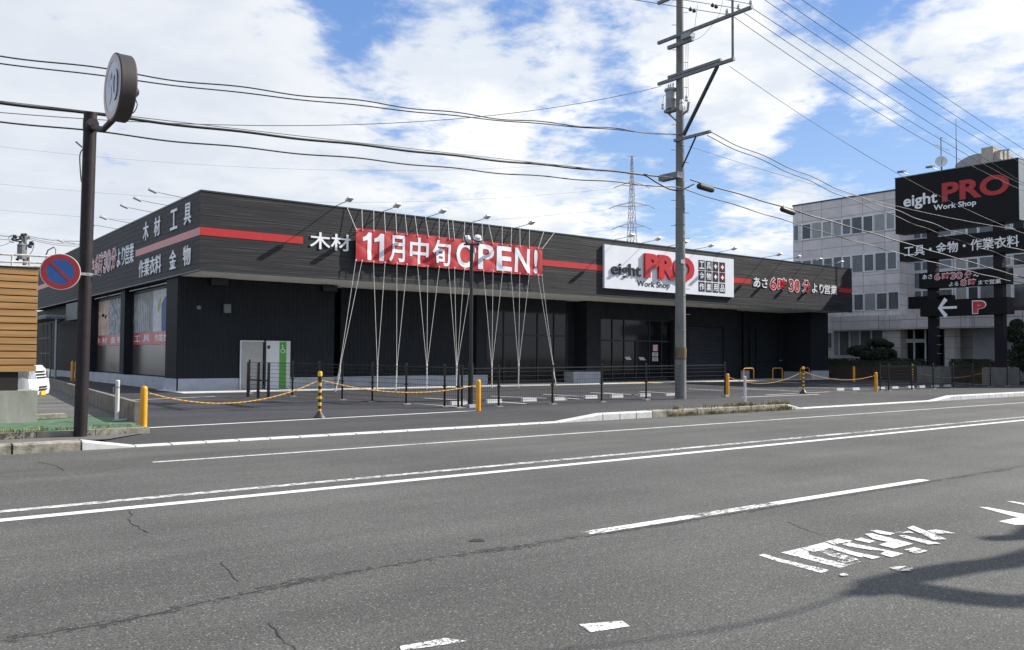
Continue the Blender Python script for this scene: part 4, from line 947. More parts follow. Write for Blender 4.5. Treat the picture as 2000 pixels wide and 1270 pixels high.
# curved canopy band over the ground floor
zc1, zc0 = FX(*co2(600, 625), OX-.6).z, FX(*co2(600, 800), OX-.6).z
def band(pts, z0, z1, th):
    mb = MB(); n_ = len(pts); mb.mesh([(p[0], p[1], z0) for p in pts]+[(p[0], p[1], z1) for p in pts]+[(p[0]+th, p[1], z1) for p in pts]+[(p[0]+th, p[1], z0) for p in pts],
        [q for i in range(n_-1) for q in ((i, i+1, n_+i+1, n_+i), (n_+i, n_+i+1, 2*n_+i+1, 2*n_+i), (3*n_+i, 3*n_+i+1, i+1, i))]); return mb
def oyx(px, X): return FX(px, 630, X).y
cx2 = OX-.9
pts = [(OX+.01, oyx(1622, OX))]+[(OX-.45-.45*sin(rad(a)), oyx(1624, OX)-.3*(1-cos(rad(a)))*1.2-.2) for a in range(-80, 91, 20)]
pts += [(cx2, oyx(1712, cx2)), (cx2+.5*.0-.0, oyx(1716, cx2)), (cx2+.55, oyx(1724, cx2+.4)), (cx2+.55, oyx(1749, cx2+.5)), (cx2-.1, oyx(1766, cx2)), (cx2-.1, oyx(1890, cx2)), (cx2+.5, oyx(1896, cx2+.5)), (cx2+.5, RY0)]
band(pts, zc0, zc1, 2.2).build('canopy_band', M['canopy'], office)
mb = MB(); mb.box(cx2+.6, RX, RY0, oyx(1690, cx2), zc0+.02, zc0+.06); mb.build('canopy_soffit', M['sidingdk'], office)
# entrance: door frame and dark lobby glass
EX = 60.9
def ey(px): return FX(px, 690, EX).y
mb = MB(); mb.box(EX+.15, EX+.2, ey(1840), ey(1700), .1, zc0); mb.build('lobby_glass', M['glassdk'], office)
f = MB()
for px in (1765, 1786, 1808): f.box(EX-.05, EX+.05, ey(px)-.05, ey(px)+.05, .1, zc0)
for px, q in ((1767, 1785), (1787, 1807)): f.box(EX-.04, EX+.04, ey(q), ey(px), FX(1780, 668, EX).z-.06, FX(1780, 664, EX).z+.06)
f.build('entrance_door', M['alu'], office)
mb = MB(); mb.box(EX-.6, EX+.3, ey(1872), ey(1853), .1, zc0); mb.build('entrance_pier', M['office'], office)
mb = MB(); mb.box(RX-.5, RX, RY0, ey(1890), .1, zc0); mb.build('lower_wall', M['plinth'], office)
# recessed middle: blue-grey spandrel glazing and window rows
def ry(px): return FX(px, 520, RX).y
def rz(px, py): return FX(px, py, RX).z
for (za, zb_, m_) in ((rz(1780, 448), rz(1780, 468), 'spandrel'), (rz(1790, 512), rz(1790, 530), 'spandrel'), (rz(1790, 533), rz(1790, 565), 'spandrel'), (rz(1790, 568), rz(1790, 582), 'curtaindk'), (rz(1790, 583), rz(1790, 604), 'glassdk'), (rz(1790, 470), rz(1790, 510), 'office')):
    if m_ != 'office':
        owin(ry(1800), ry(1778), zb_, za, M[m_], False, RX); owin(ry(1860), ry(1801), zb_, za, M[m_], False, RX)
for (za, zb_) in ((rz(1880, 445), rz(1880, 468)), (rz(1880, 505), rz(1880, 520)), (rz(1880, 560), rz(1880, 605))):
    for i, (a, b) in enumerate(((1866, 1888), (1889, 1912), (1913, 1944), (1945, 1977), (1979, 2003), (2004, 2030))):
        owin(ry(a), ry(b), zb_-.25, za, M[['curtain', 'glassoff', 'curtaindk'][i % 3]], i % 2 == 1, RX)
# roof: vault, tan penthouse, railings
VX = 66
def vz(px, py): return FX(px, py, VX)
pl = [vz(*p) for p in ((1858, 330), (1866, 322), (1876, 314), (1890, 306), (1903, 301.5), (1912, 300), (1930, 302), (1948, 307), (1970, 318), (1985, 330))]
pl = [Vector((VX, p.y, p.z)) for p in pl]; pl[0].z = oz-.3; pl[-1].z = oz-.3
mb = MB(); mb.prism(pl, (7, 0, 0)); mb.build('vault_roof', M['vault'], office, smooth=True)
a, b = vz(1917, 292), vz(1940, 288.5); mb = MB(); mb.box(VX-.05, VX+3, b.y, a.y, oz-.3, FX(1930, 290, VX).z+.1); mb.build('penthouse', M['sunk'], office)
c_, d_ = vz(1941, 290), vz(1951, 293); mb = MB(); mb.box(VX+.2, VX+2.5, d_.y, b.y-.02, oz-.3, d_.z); mb.build('penthouse', M['sunk'], office)
mb = MB()
for px in (1960, 1968): p_ = vz(px, 293); mb.cyl((VX, p_.y, oz-.3), (VX, p_.y, p_.z), .07, n=6)
p1_, p2_ = vz(1950, 295), vz(1972, 292); mb.cyl((VX, p1_.y, p1_.z), (VX, p2_.y, p2_.z), .05, n=6); mb.build('roof_railing', M['galv'], office)
# aerials on the roof
AX = 62.5
def az_(px, py): return FX(px, py, AX)
p = az_(1836, 268); base_y = az_(1838, 300).y
mb = MB(); mb.cyl((AX, base_y, oz), (AX, base_y, p.z), .035, n=6); ae = thing('tv_aerial', 'television aerial mast on the office roof, above the sign tower', 'aerial', (AX, base_y, oz)); mb.build('mast', M['galvdull'], ae)
for (pa, pb) in (((1827, 283), (1851, 293)), ((1829, 264), (1842, 270))):
    A_, B_ = az_(*pa), az_(*pb); mb = MB(); mb.cyl(A_, B_, .022, n=5)
    for i in range(8):
        c = A_.lerp(B_, (i+.5)/8); l_ = .55*(.6+.4*i/8); mb.cyl(c-Vector((l_, 0, .0)), c+Vector((l_, 0, .0)), .012, n=4)
    mb.build('antenna', M['galvdull'], ae)
p = az_(1866, 232); q = az_(1868, 310); mb = MB(); mb.tube([(AX, q.y, oz), (AX, q.y, (oz+p.z)/2), (AX, q.y, p.z)], [.045, .035, .015], 6)
tag(mb.build('whip_antenna', M['galvdull'], loc=(AX, q.y, oz)), 'tall thin whip mast on the office roof', 'mast')
p = az_(1842, 317); dn = Vector((-.80, -.55, .22)).normalized(); dish = thing('satellite_dish', 'small round satellite dish on the office roof beside the aerial mast', 'satellite dish', (AX-.3, p.y, oz))
mb = MB(); mb.lathe((AX-.3, p.y, p.z), [(.02, -.10), (.22, -.07), (.36, 0), (.42, .05), (.40, .055), (.2, -.045), (.02, -.07)], 18, dn); mb.build('reflector', M['lampwhite'], dish, smooth=True)
mb = MB(); mb.cyl((AX-.2, p.y, oz), (AX-.2, p.y, p.z), .04, n=6); mb.cyl(Vector((AX-.3, p.y, p.z-.3)), Vector((AX-.3, p.y, p.z))+dn*.5, .02, n=5); mb.build('bracket', M['galvdull'], dish)

# ================================================================== SIGN TOWER
PXX = 53.0
pyl = thing('sign_tower', 'tall black roadside sign tower with two posts and stacked sign panels', 'sign tower', (PXX+.6, 24.5, 0))
def ps(px, py): return FX(px, py, PXX)
pt_ = ps(1748, 348); pe = ps(1988, 311); zt_ = (pt_.z+pe.z)/2; zb_ = (ps(1750, 451).z+ps(1990, 437).z)/2
mb = MB(); mb.box(PXX, PXX+1.1, pe.y, pt_.y, zb_, zt_); top_panel = mb.build('top_panel', M['pylon'], pyl)
mb = MB(); mb.box(PXX+.04, PXX+1.06, pe.y-.02, pe.y-.001, zb_+.04, zt_-.02); mb.build('edge_sheet', M['pylonside'], top_panel)
mb = MB(); mb.box(PXX-.03, PXX+1.13, pe.y-.03, pt_.y+.03, zt_+.001, zt_+.05); mb.build('top_trim', M['galvdull'], top_panel)
def panel(pxl, pxr, tl, bl, m='pylon'):
    a, b = ps(pxl, (tl+bl)/2), ps(pxr, (tl+bl)/2); zt1 = ps(pxl, tl).z; zb1 = ps(pxl, bl).z
    mb = MB(); mb.box(PXX, PXX+1.0, b.y, a.y, zb1, zt1); return mb.build('sign_panel', M[m], pyl), a.y, b.y, zb1, zt1
p2 = panel(1757, 2002, 471, 511); p3 = panel(1795, 1965, 534.5, 564); p4 = panel(1797, 1967, 588, 618.5)
mb = MB(); a = FX(1782, 596, PXX+1.6); mb.box(PXX+1.05, PXX+1.6, FX(1858, 596, PXX+1.05).y, a.y, FX(1782, 604, PXX+1.6).z, FX(1782, 581, PXX+1.6).z); mb.build('rear_panel', M['pylon'], pyl)
posts = []
for pxb, pxt in ((1818, 1812), (1949, 1942)):
    y_ = ps((pxb+pxt)/2, 600).y; mb = MB(); mb.box(PXX+.3, PXX+.8, y_-.25, y_+.25, 0, zb_); po = mb.build('post', M['pylonpost'], pyl); posts.append(y_)
mb = MB()
for i in range(11): z_ = 1.9+i*.55; mb.bar((PXX+.55, posts[0]-.25, z_), (PXX+.55, posts[0]-.40, z_), .3, .03)
mb.build('ladder_rung', M['galv'], pyl)
UT, NT_ = (0, -1, 0), (-1, 0, 0); OT = (PXX, 0, 0)
def pl_text(word, xl_, xr_, ytl, ybl, m, bold=.02, depth=.03, parent=pyl, ref=None, grow=0, lift=0.002):
    """xl,xr: left/right in the photo; heights read at the left end"""
    a, b = ps(xl_, (ytl+ybl)/2), ps(xr_, (ytl+ybl)/2); zt1, zb1 = ps(xl_, ytl).z, ps(xl_, ybl).z
    mb = MB(); text_into(mb, word, OT, UT, V, NT_, -a.y, -b.y, zb1, zt1, depth, bold, grow, 0, lift); return mb.build('lettering', M[m], parent)
pl_text('PRO', 1840, 1972, 358, 396, 'redpylon', .036, parent=top_panel)
pl_text('eight', 1765, 1831, 383, 412, 'white', .02, parent=top_panel)
pl_text('Work Shop', 1824, 1907, 401, 414.5, 'white', .016, parent=top_panel)
pl_text('工具・金物・作業衣料', 1766, 1991, 481, 502, 'white', .012, parent=p2[0])
for s, xl_, xr_, yt, yb, red in (('あさ', 1802, 1821, 537, 546, 0), ('6', 1826, 1836, 534.5, 547, 1), ('時', 1841, 1855, 534, 545.5, 1), ('30', 1857.5, 1879, 533, 545.5, 1), ('分', 1884, 1898, 531, 544.5, 1), ('～', 1901, 1912, 536, 541, 0),
                                ('よる', 1854, 1872, 551.5, 559.5, 0), ('8', 1877, 1887, 547, 558.5, 1), ('時', 1892, 1906, 546, 557, 1), ('まで営業', 1911, 1955, 547.5, 556.5, 0)):
    if red: pl_text(s, xl_, xr_, yt, yb, 'white', .045, .02, p3[0], grow=.03); pl_text(s, xl_, xr_, yt, yb, 'redtext', .006, .012, p3[0], lift=.024)
    else: pl_text(s, xl_, xr_, yt, yb, 'white', .008, .02, p3[0])
pl_text('P', 1900.5, 1925, 589, 612, 'white', .075, .02, p4[0], grow=.05); pl_text('P', 1900.5, 1925, 589, 612, 'redtext', .055, .012, p4[0], lift=.024)
zc_ = (p4[3]+p4[4])/2; ya_, yb2 = ps(1832, 603).y, ps(1869, 603).y; L_ = ya_-yb2
mb = MB(); mb.box(PXX-.02, PXX-.001, yb2, ya_-L_*.12, zc_-.075, zc_+.075)
for sg in (1, -1):
    mb.prism([(PXX-.023, ya_, zc_), (PXX-.023, ya_-L_*.36, zc_+sg*.62), (PXX-.023, ya_-L_*.50, zc_+sg*.62-sg*.16*.8), (PXX-.023, ya_-L_*.50, zc_+sg*.42), (PXX-.023, ya_-L_*.16, zc_)], (.022, 0, 0))
mb.build('arrow', M['white'], p4[0])
zbk = gz(53, 24)
for i, (c0, cw) in enumerate(((1818, 0), (1949, 0))):
    y_ = posts[i]; mb = MB(); mb.box(PXX-.15, PXX+1.15, y_-.75, y_+.75, 0, 1.08); mb.build('concrete_footing', M['polecon'], pyl)
# small lamps above the top panel
for i, (hp, rp, lb) in enumerate((((1761, 335.5), (1775, 341), 'upper-left lamp on a thin arm above the top panel of the black sign tower'), ((1817, 326), (1832, 332), 'second thin-armed lamp above the top panel of the black sign tower'))):
    y_ = ps(*rp).y; r_ = thing('floodlight', lb, 'floodlight', (PXX, y_, zt_+.05), 'lamps above the sign tower')
    hd = FX(hp[0], hp[1], PXX-1.0); mb = MB(); mb.tube([(PXX+.2, y_, zt_+.05), (PXX-.05, y_, zt_+.12), hd], .022, 6); mb.build('arm', M['galv'], r_)
    mb = MB(); mb.obox(hd, (0, .2, 0), (.19, 0, .03), (-.01, 0, .06)); mb.build('lamp_head', M['galvdull'], r_)

# ================================================================== planter, hedge, trees in front of the office
plx = 57.0
ya, yb_ = FX(1610, 740, plx).y, FX(1803, 740, plx).y
def wall_of(pxl, pxr, X, ztop, m, name, label, cat):
    a, b = FX(pxl, 740, X).y, FX(pxr, 740, X).y; mb = MB(); mb.box(X, X+.9, b, a, 0, ztop); mb.box(X-.03, X+.93, b-.02, a+.02, ztop+.001, ztop+.05); return tag(mb.build(name, m, loc=(X, (a+b)/2, 0)), label, cat)
wall_of(1604, 1800, plx, 1.0, M['brick'], 'brick_planter', 'long low brown brick planter left of the sign tower footing', 'planter')
wall_of(1850, 1925, plx, .95, M['brick'], 'brick_planter', "low brown brick planter between the sign tower's two footings", 'planter')
def leafmass(mb, c, r, n, s, flat=1., seed=0):
    rd = random.Random(seed)
    for _ in range(n):
        while True:
            v = Vector((rd.uniform(-1, 1), rd.uniform(-1, 1), rd.uniform(-1, 1)))
            if .25 < v.length < 1: break
        v = v*(.75+.35*rd.random()) if rd.random() < .5 else v.normalized()*rd.uniform(.8, 1.08)
        p = Vector((c[0]+v.x*r[0], c[1]+v.y*r[1], c[2]+v.z*r[2])); a = Vector((rd.uniform(-1, 1), rd.uniform(-1, 1), rd.uniform(-1, 1))).normalized()
        b = a.cross(Vector((rd.uniform(-1, 1), rd.uniform(-1, 1), rd.uniform(-1, 1)))).normalized(); q = s*rd.uniform(.6, 1.4)
        mb.face([p-a*q, p+b*q*.5, p+a*q, p-b*q*.5])
def core(mb, c, r, k=.78):
    n = 10; mb.lathe(c, [(r[0]*k*sin(pi*i/8)+1e-3, -r[2]*k*cos(pi*i/8)) for i in range(9)], n)
for (pxl, pxr, seed, lb) in ((1606, 1800, 3, 'dark clipped hedge on top of the long brick planter'), (1850, 1925, 4, "short clipped hedge on the brick planter between the tower's footings")):
    a, b = FX(pxl, 705, plx).y, FX(pxr, 705, plx).y; mb = MB(); mb.box(plx+.06, plx+.84, b+.1, a-.1, 1.05, 1.42)
    rd = random.Random(seed)
    for _ in range(int(abs(a-b)*420)):
        p = Vector((plx+rd.uniform(0, .9), rd.uniform(min(a, b), max(a, b)), 1.06+.5*rd.random()**.6)); u_ = Vector((rd.uniform(-1, 1), rd.uniform(-1, 1), rd.uniform(-1, 1))).normalized(); v_ = u_.cross(Vector((0, .3, 1))).normalized(); q = .06
        mb.face([p-u_*q, p+v_*q*.6, p+u_*q, p-v_*q*.6])
    tag(mb.build('hedge', M['leaf'], loc=(plx+.45, (a+b)/2, 1.0)), lb, 'hedge')
TX = 58.0
def tp(px, py): p = FX(px, py, TX); return p
tb = tp(1722, 735)
tree = thing('pine_tree', 'dark pine pruned into flat clouds in front of the office windows', 'tree', (TX, tb.y, .9))
mb = MB(); P0 = Vector((TX, tb.y, .9)); P1 = tp(1716, 700); P2_ = tp(1708, 680); P3_ = tp(1716, 668)
mb.tube([P0, P1, P2_, P3_], [.16, .13, .1, .06], 8)
for q in ((1682, 690), (1735, 690), (1700, 700)): mb.tube([P1, (P1+tp(*q))/2+Vector((0, 0, .15)), tp(*q)], [.1, .07, .04], 6)
mb.build('trunk', M['bark'], tree)
mb = MB(); pads = [((1684, 686), (21, 12)), ((1715, 670), (18, 9)), ((1729, 674), (10, 6)), ((1711, 694), (24, 12)), ((1733, 692), (16, 13)), ((1722, 704), (28, 10))]
for i, (c, r_) in enumerate(pads):
    C_ = tp(*c); C_.x += (i % 3-1)*.35; m_per = abs(tp(c[0]+10, c[1]).y-C_.y)/10; rr = (r_[0]*m_per*.9, r_[0]*m_per, r_[1]*m_per*.82)
    core(mb, C_, (rr[1], 0, rr[2]), .8); leafmass(mb, C_, (rr[1]*1.0, rr[1]*1.0, rr[2]), 2600, .085, seed=i)
mb.build('crown', M['pine'], tree)
tb = FX(1990, 745, 56.0); sh = thing('shrub', 'dark bushy evergreen shrub at the right edge behind the fence', 'shrub', (56, tb.y, 0))
mb = MB(); mb.cyl((56, tb.y, 0), (56, tb.y, 2.5), .09, .05, 8); mb.tube([(56, tb.y, 1.0), (56.3, tb.y+.4, 2.0)], [.05, .03], 6); mb.build('trunk', M['bark'], sh)
mb = MB()
for i, (dx, dy, dz, r_) in enumerate(((0, 0, 1.6, .85), (.2, -.3, 2.4, .75), (-.2, .2, 3.1, .6), (0, -.7, 1.3, .8), (.1, .1, 3.7, .4), (0, -1.1, 2.2, .8))):
    leafmass(mb, (56+dx, tb.y+dy, dz), (r_, r_*.9, r_*.8), 1500, .07, seed=20+i)
mb.build('crown', M['pine'], sh)
# dark red car roof showing over the right planter
ca = FX(1897, 715, 58.6); car = thing('parked_car', 'dark red parked car mostly hidden behind the brick planter under the canopy', 'car', (58.8, ca.y, 0))
def carbody(prof, w, name, m, parent, M4):
    mb = MB(); n_ = len(prof); vs = []
    for s, k_ in ((-1, .0), (-1, 1.), (1, 1.), (1, 0.)):
        pass
    L = [(-w/2, .90), (-w/2*.97, 1.0), (w/2*.97, 1.0), (w/2, .90)]
    rows = []
    for (yy, kk) in ((-w/2, .94), (-w/2*.9, 1.), (w/2*.9, 1.), (w/2, .94)): rows.append([M4 @ Vector((x*(.985 if kk < 1 else 1), yy, .5+(z-.5)*kk)) for x, z in prof])
    b = 0
    vs = [v for r_ in rows for v in r_]; fs = []
    for i in range(3):
        for j in range(n_): fs.append((i*n_+j, i*n_+(j+1) % n_, (i+1)*n_+(j+1) % n_, (i+1)*n_+j))
    fs.append(tuple(range(n_))[::-1]); fs.append(tuple(range(3*n_, 4*n_)))
    mb.mesh(vs, fs); return mb.build(name, m, parent, smooth=True)
M4 = Matrix.Translation((58.8, ca.y, .12)) @ Matrix.Rotation(rad(100), 4, 'Z')
carbody([(-2, .3), (2, .3), (2.05, .6), (1.95, .8), (1.0, .92), (-1.9, .95), (-2.05, .6)], 1.65, 'body', M['carred'], car, M4)
carbody([(1.0, .9), (.35, 1.42), (-.9, 1.46), (-1.7, 1.2), (-1.9, .93)], 1.5, 'cabin', M['carred'], car, M4)
mb = MB()
for s in (-1, 1): mb.mesh([M4 @ Vector(p) for p in ((.75, s*.76, .95), (.25, s*.74, 1.36), (-.85, s*.74, 1.4), (-1.5, s*.75, 1.0))], [(0, 1, 2, 3)])
mb.build('side_window', M['glassdk'], car)
for sx_ in (-1.3, 1.3):
    for s in (-1, 1): p = M4 @ Vector((sx_, s*.8, .18)); ax = (M4.to_3x3() @ Vector((0, 1, 0))); mb = MB(); mb.lathe(p, [(.30, -.09), (.30, .09)], 16, ax); mb.build('wheel', M['black'], car)

# ================================================================== UTILITY POLE
UX, UY = 24.56, 21.5
uz0 = walkz(UX, UY)-.02
up = thing('utility_pole', 'tall concrete utility pole with crossarms and a transformer in front of the white sign', 'utility pole', (UX, UY, uz0))
mb = MB(); mb.tube([(UX, UY, uz0-.1), (UX, UY, 8), (UX, UY, 16.5)], [.215, .165, .125], 20); mb.build('pole', M['polecon'], up, smooth=True)
def PR(z): return .215-(z/16.5)*.09
for z in (2.6, 3.9, 4.9, 5.6, 6.6, 7.2, 9.6): mb = MB(); mb.lathe((UX, UY, z), [(PR(z)+.004, -.02), (PR(z)+.008, 0), (PR(z)+.004, .02)], 18); mb.build('steel_band', M['galvdull'], up)
mb = MB(); mb.tube([(UX, UY, 1.50), (UX, UY, 1.95)], PR(1.7)+.007, 20); gd = mb.build('guard_sleeve', mat('brown guard sleeve', (.085, .062, .045), .7, var=.2), up, smooth=True)
mb = MB()
for i in range(7):
    an = rad(190+i*22); r_ = PR(1.7)+.010
    p = Vector((UX+r_*cos(an), UY+r_*sin(an), 1.58)); q = Vector((UX+r_*cos(an+.22), UY+r_*sin(an+.22), 1.92)); mb.bar(p, q, .05, .006, (cos(an), sin(an), 0))
mb.build('slanted_stripe', mat('faded yellow stripe', (.19, .14, .06), .7, var=.3), gd)
rad_ = random.Random(3)
for i in range(26):
    z = 3.2+i*.48; s = -1 if i % 2 else 1; d = Vector((.80*s, -.6*s, 0)); mb = MB(); p = Vector((UX, UY, z)); mb.cyl(p+d*PR(z)*.9, p+d*(PR(z)+.17), .011, n=5); mb.build('step_bolt', M['galvdull'], up)
def ux(px, py): return FX(px, py, UX)
def arm(p, q, r_, name='crossarm', off=0): 
    P_, Q_ = ux(*p), ux(*q); P_.x += off; Q_.x += off
    mb = MB(); mb.bar(P_, Q_, r_*2, r_*2); mb.build(name, M['galvdull'], up); return P_, Q_
zA = 13.76; o_ = -.2
def armz(y0, y1, z, t, off=-.2, name='crossarm'): mb = MB(); mb.box(UX+off-t, UX+off+t, y0, y1, z-t, z+t); return mb.build(name, M['galvdull'], up)
armz(18.05, 22.42, 13.76, .055); armz(18.05, 22.42, 15.33, .055); armz(20.7, 21.9, 13.42, .065); armz(18.82, 22.42, 12.15, .055, -.2); armz(19.4, 21.9, 12.28, .05, -.2)
armz(19.88, 21.6, 9.78, .05, -.2)
mb = MB(); mb.cyl((UX-.2, 18.88, 12.2), (UX-.2, 18.88, 16.2), .045, n=8); mb.build('riser_post', M['galvdull'], up)
mb = MB(); mb.bar((UX-.2, 19.55, 12.1), (UX-.05, 21.28, 9.95), .10, .10); mb.build('brace', M['aludark'], up)
mb = MB(); mb.bar((UX-.2, 20.55, 9.75), (UX-.05, 21.35, 8.75), .045, .045); mb.build('brace', M['aludark'], up)
def insulator(c, r_=.07, h=.22):
    mb = MB(); c = Vector(c); mb.lathe(c, [(.02, 0), (.03, h*.25), (r_, h*.3), (r_*.9, h*.45), (r_*.5, h*.5), (r_*.95, h*.6), (r_*.85, h*.75), (r_*.4, h*.85), (r_*.5, h)], 10); mb.build('insulator', M['porcelain'], up, smooth=True)
hvY = [18.1, 18.62, 19.12]
for z in (13.82, 15.39):
    for y in hvY: insulator((UX-.2, y, z))
mb = MB(); mb.box(UX-.34, UX-.06, 20.7, 21.15, 13.5, 13.68); mb.build('cutout_switch', M['transf'], up)
t0 = Vector((UX-.05, 21.92, 11.02)); tr = Vector((UX-.05, 21.90, 11.08))
mb = MB(); mb.lathe(tr, [(.205, 0), (.21, .05), (.205, .36), (.214, .38), (.205, .40), (.205, .68), (.255, .70), (.255, .77), (.12, .84), (.03, .86)], 22); tf = mb.build('transformer', M['transf'], up, smooth=True)
mb = MB(); mb.box(UX-.18, UX+.08, 21.3, 22.15, 10.97, 11.07); mb.bar((UX-.05, 22.05, 10.97), (UX-.05, 21.6, 10.55), .06, .06); mb.build('platform', M['galvdull'], up)
for dy in (-.11, .02, .12): mb = MB(); mb.lathe(tr+Vector((0, dy, .80)), [(.025, 0), (.045, .04), (.025, .08), (.04, .12), (.015, .2)], 8); mb.build('bushing', M['porcelain'], tf, smooth=True)
mb = MB(); mb.lathe((UX-.2, 21.25, 10.85), [(.06, 0), (.085, .05), (.085, .22), (.06, .26), (.09, .3), (.06, .42)], 10); mb.lathe((UX-.2, 21.0, 11.15), [(.05, 0), (.08, .04), (.05, .1), (.07, .16), (.03, .24)], 10); mb.build('arrester', M['porcelain'], up, smooth=True)
mb = MB(); mb.tube([(UX-.2, 21.2, 10.7), (UX-.2, 20.95, 10.8), (UX-.2, 20.9, 11.1)], .05, 8); mb.build('cable_elbow', M['transf'], up)
mb = MB(); mb.tube([tr+Vector((-.05, .2, .62)), (UX-.1, 22.25, 11.65), (UX-.1, 22.28, 11.3), (UX-.1, 22.2, 11.1)], .012, 5); mb.lathe((UX-.1, 22.28, 11.15), [(.03, 0), (.06, .06), (.04, .12), (.06, .2), (.02, .25)], 8); mb.build('fuse_holder', M['porcelain'], up)
mb = MB()
for y, z1_, z0_ in ((21.0, 13.5, 11.4), (20.9, 13.5, 11.3)): mb.tube([(UX-.22, y, z1_), (UX-.22, y+.02, (z1_+z0_)/2), (UX-.22, y, z0_)], .009, 4)
mb.tube(catmull([(UX-.22, 20.9, 13.35), (UX-.22, 20.2, 13.4), (UX-.22, 19.5, 13.9), (UX-.22, 19.3, 14.4)]), .008, 4); mb.tube([(UX-.22, 20.6, 13.75), (UX-.22, 20.45, 14.6)], .009, 4); mb.build('drop_wire', M['cable'], up)
b0_, b1_ = ux(1305, 352), ux(1338, 351); mb = MB(); mb.box(UX-.55, UX-.25, 21.15, b0_.y, b0_.z-.11, b0_.z+.11); mb.build('junction_box', M['galvdull'], up)
mb = MB(); q_ = ux(1340, 500); mb.box(UX-.18, UX+.02, 21.30, 21.33, 5.1, 5.25); mb.build('number_plate', M['galv'], up)

# ---- overhead lines
def line(name, pts, r_, m, label, group, k=8, n=5, cat='overhead wire'):
    mb = MB(); P_ = catmull(pts, k) if len(pts) > 2 else pts; mb.tube(P_, r_, n); o = mb.build(name, m, loc=pts[0]); return tag(o, label, cat, group)
def fit_line(px_pts, Y, xe0, xe1):
    """parabola through measured points in a vertical plane, run out to both ends"""
    P_ = [FY(x, y, Y) for x, y in px_pts]; import numpy as np
    c = np.polyfit([p.x for p in P_], [p.z for p in P_], 2 if len(P_) > 2 else 1)
    return [Vector((x, Y, float(np.polyval(c, x)))) for x in [xe0+(xe1-xe0)*i/60 for i in range(61)]]
def cable(name, px_pts, Y, xe0, xe1, r_, m, label, group, wob=0, n=5):
    P_ = fit_line(px_pts, Y, xe0, xe1)
    if wob:
        Q_ = []
        for a, b in zip(P_[:-1], P_[1:]):
            for j in range(4): Q_.append(a.lerp(b, j/4))
        P_ = [p+Vector((0, wob*cos(p.x*1.9), wob*sin(p.x*1.9)+wob*.6*sin(p.x*.7))) for p in Q_]
    mb = MB(); mb.tube(P_, r_, n); return tag(mb.build(name, m, loc=P_[0]), label, 'overhead cable', group)
gl = 'overhead cables running left from the utility pole'
XE = -9
cable('overhead_cable', [(0, 109), (500, 175), (1000, 232.5), (1320, 264)], 21.25, XE, UX-.1, .018, M['cable'], 'topmost twisted black cable running left from the utility pole behind the round sign', gl, .03)
cable('overhead_cable', [(0, 124), (500, 185), (1000, 237), (1320, 263)], 21.3, XE, UX-.1, .017, M['cable'], 'second black cable from the top left of the utility pole, just under the topmost', gl, .012)
cable('overhead_cable', [(0, 201), (500, 261), (1000, 316), (1290, 344)], 21.2, XE, 23.2, .034, M['cable'], 'thick black cable bundle running left from the pole, passing the top of the brown pole', gl, .014, 6)
cable('messenger_wire', [(0, 197), (500, 257), (1000, 312), (1305, 346)], 21.22, XE, 24.1, .010, M['cablegrey'], 'thin support wire stretched just above the thick black cable bundle', gl)
cable('overhead_cable', [(0, 239), (500, 289), (1000, 341), (1322, 366)], 21.28, XE, UX-.1, .020, M['cable'], 'lowest black cable running left from the utility pole', gl, .02)
cable('overhead_wire', [(200, 236), (390, 241), (620, 245), (1000, 222), (1293, 168)], 22.4, -4, UX, .011, M['cablegrey'], 'thin sagging wire rising to the left end of the lower crossarm', gl)
e = FY(1290, 344, 21.2); mb = MB(); mb.tube(catmull([FY(1225, 338, 21.2), FY(1258, 342, 21.2), FY(1285, 358, 21.2), FY(1310, 370, 21.2), FY(1330, 371, 21.05), FY(1355, 360, 21.0)]), .03, 6)
tag(mb.build('overhead_cable', M['cable'], loc=e), 'thick black cable looping down past the grey junction box on the pole', 'overhead cable', gl)
# high voltage to the left
gh = 'high voltage wires'
for (a, b, y, lb) in (((1240, 0), (1415, 28), 19.12, 'lowest bare wire from the left to the upper crossarm'), ((1335, 0), (1443, 17), 18.62, 'middle bare wire from the left to the upper crossarm'), ((1420, 0), (1472, 9), 18.1, 'bare wire from the left to the tip of the upper crossarm')):
    P_ = fit_line([a, b], y, 16, UX-.2); mb = MB(); mb.tube(P_, .012, 4)
    tag(mb.build('overhead_wire', M['cable'], loc=P_[-1]), lb, 'overhead wire', gh)
    if y != 18.1:
        c = FY(*((1354, 19) if y > 19 else (1397, 11)), y); mb = MB()
        for dx in (-.14, .05): mb.lathe((c.x+dx, y, c.z-.03), [(.03, -.06), (.075, -.02), (.05, .03), (.02, .08)], 8)
        tag(mb.build('wire_clamp', M['black'], loc=c), f"black clamp pair on the {'lowest' if y > 19 else 'middle'} bare wire left of the upper crossarm", 'wire clamp', 'wire clamps')
hv = [((1600, 23), (1733, 114), (2000, 292), 18.1, 1), ((1600, 49), (1750, 150), (1970, 292), 18.62, 1), ((1600, 73), (1750, 172), (1938, 287), 19.12, 1),
      ((1475, 20), (1600, 101), (1907, 299), 18.1, 0), ((1456, 27), (1600, 124), (1860, 286), 18.62, 0), ((1437, 36), (1600, 147), (1873, 311), 19.12, 0)]
for i, (a, b, c, y, hi) in enumerate(hv):
    P_ = fit_line([a, b, c], y, UX-.2, 62); mb = MB(); mb.tube(P_, .014, 4)
    tag(mb.build('overhead_wire', M['cable'], loc=P_[0]), f"{ORD[i]} from the top right of the six parallel bare wires running right from the pole", 'overhead wire', gh)
gr_ = 'overhead cables running right from the utility pole'
cable('overhead_cable', [(1395, 262), (1509, 314), (1619, 360), (1748, 412), (1860, 450)], 19.9, UX-.2, 70, .018, M['cable'], 'upper twisted cable falling right from the short lowest crossarm', gr_, .03)
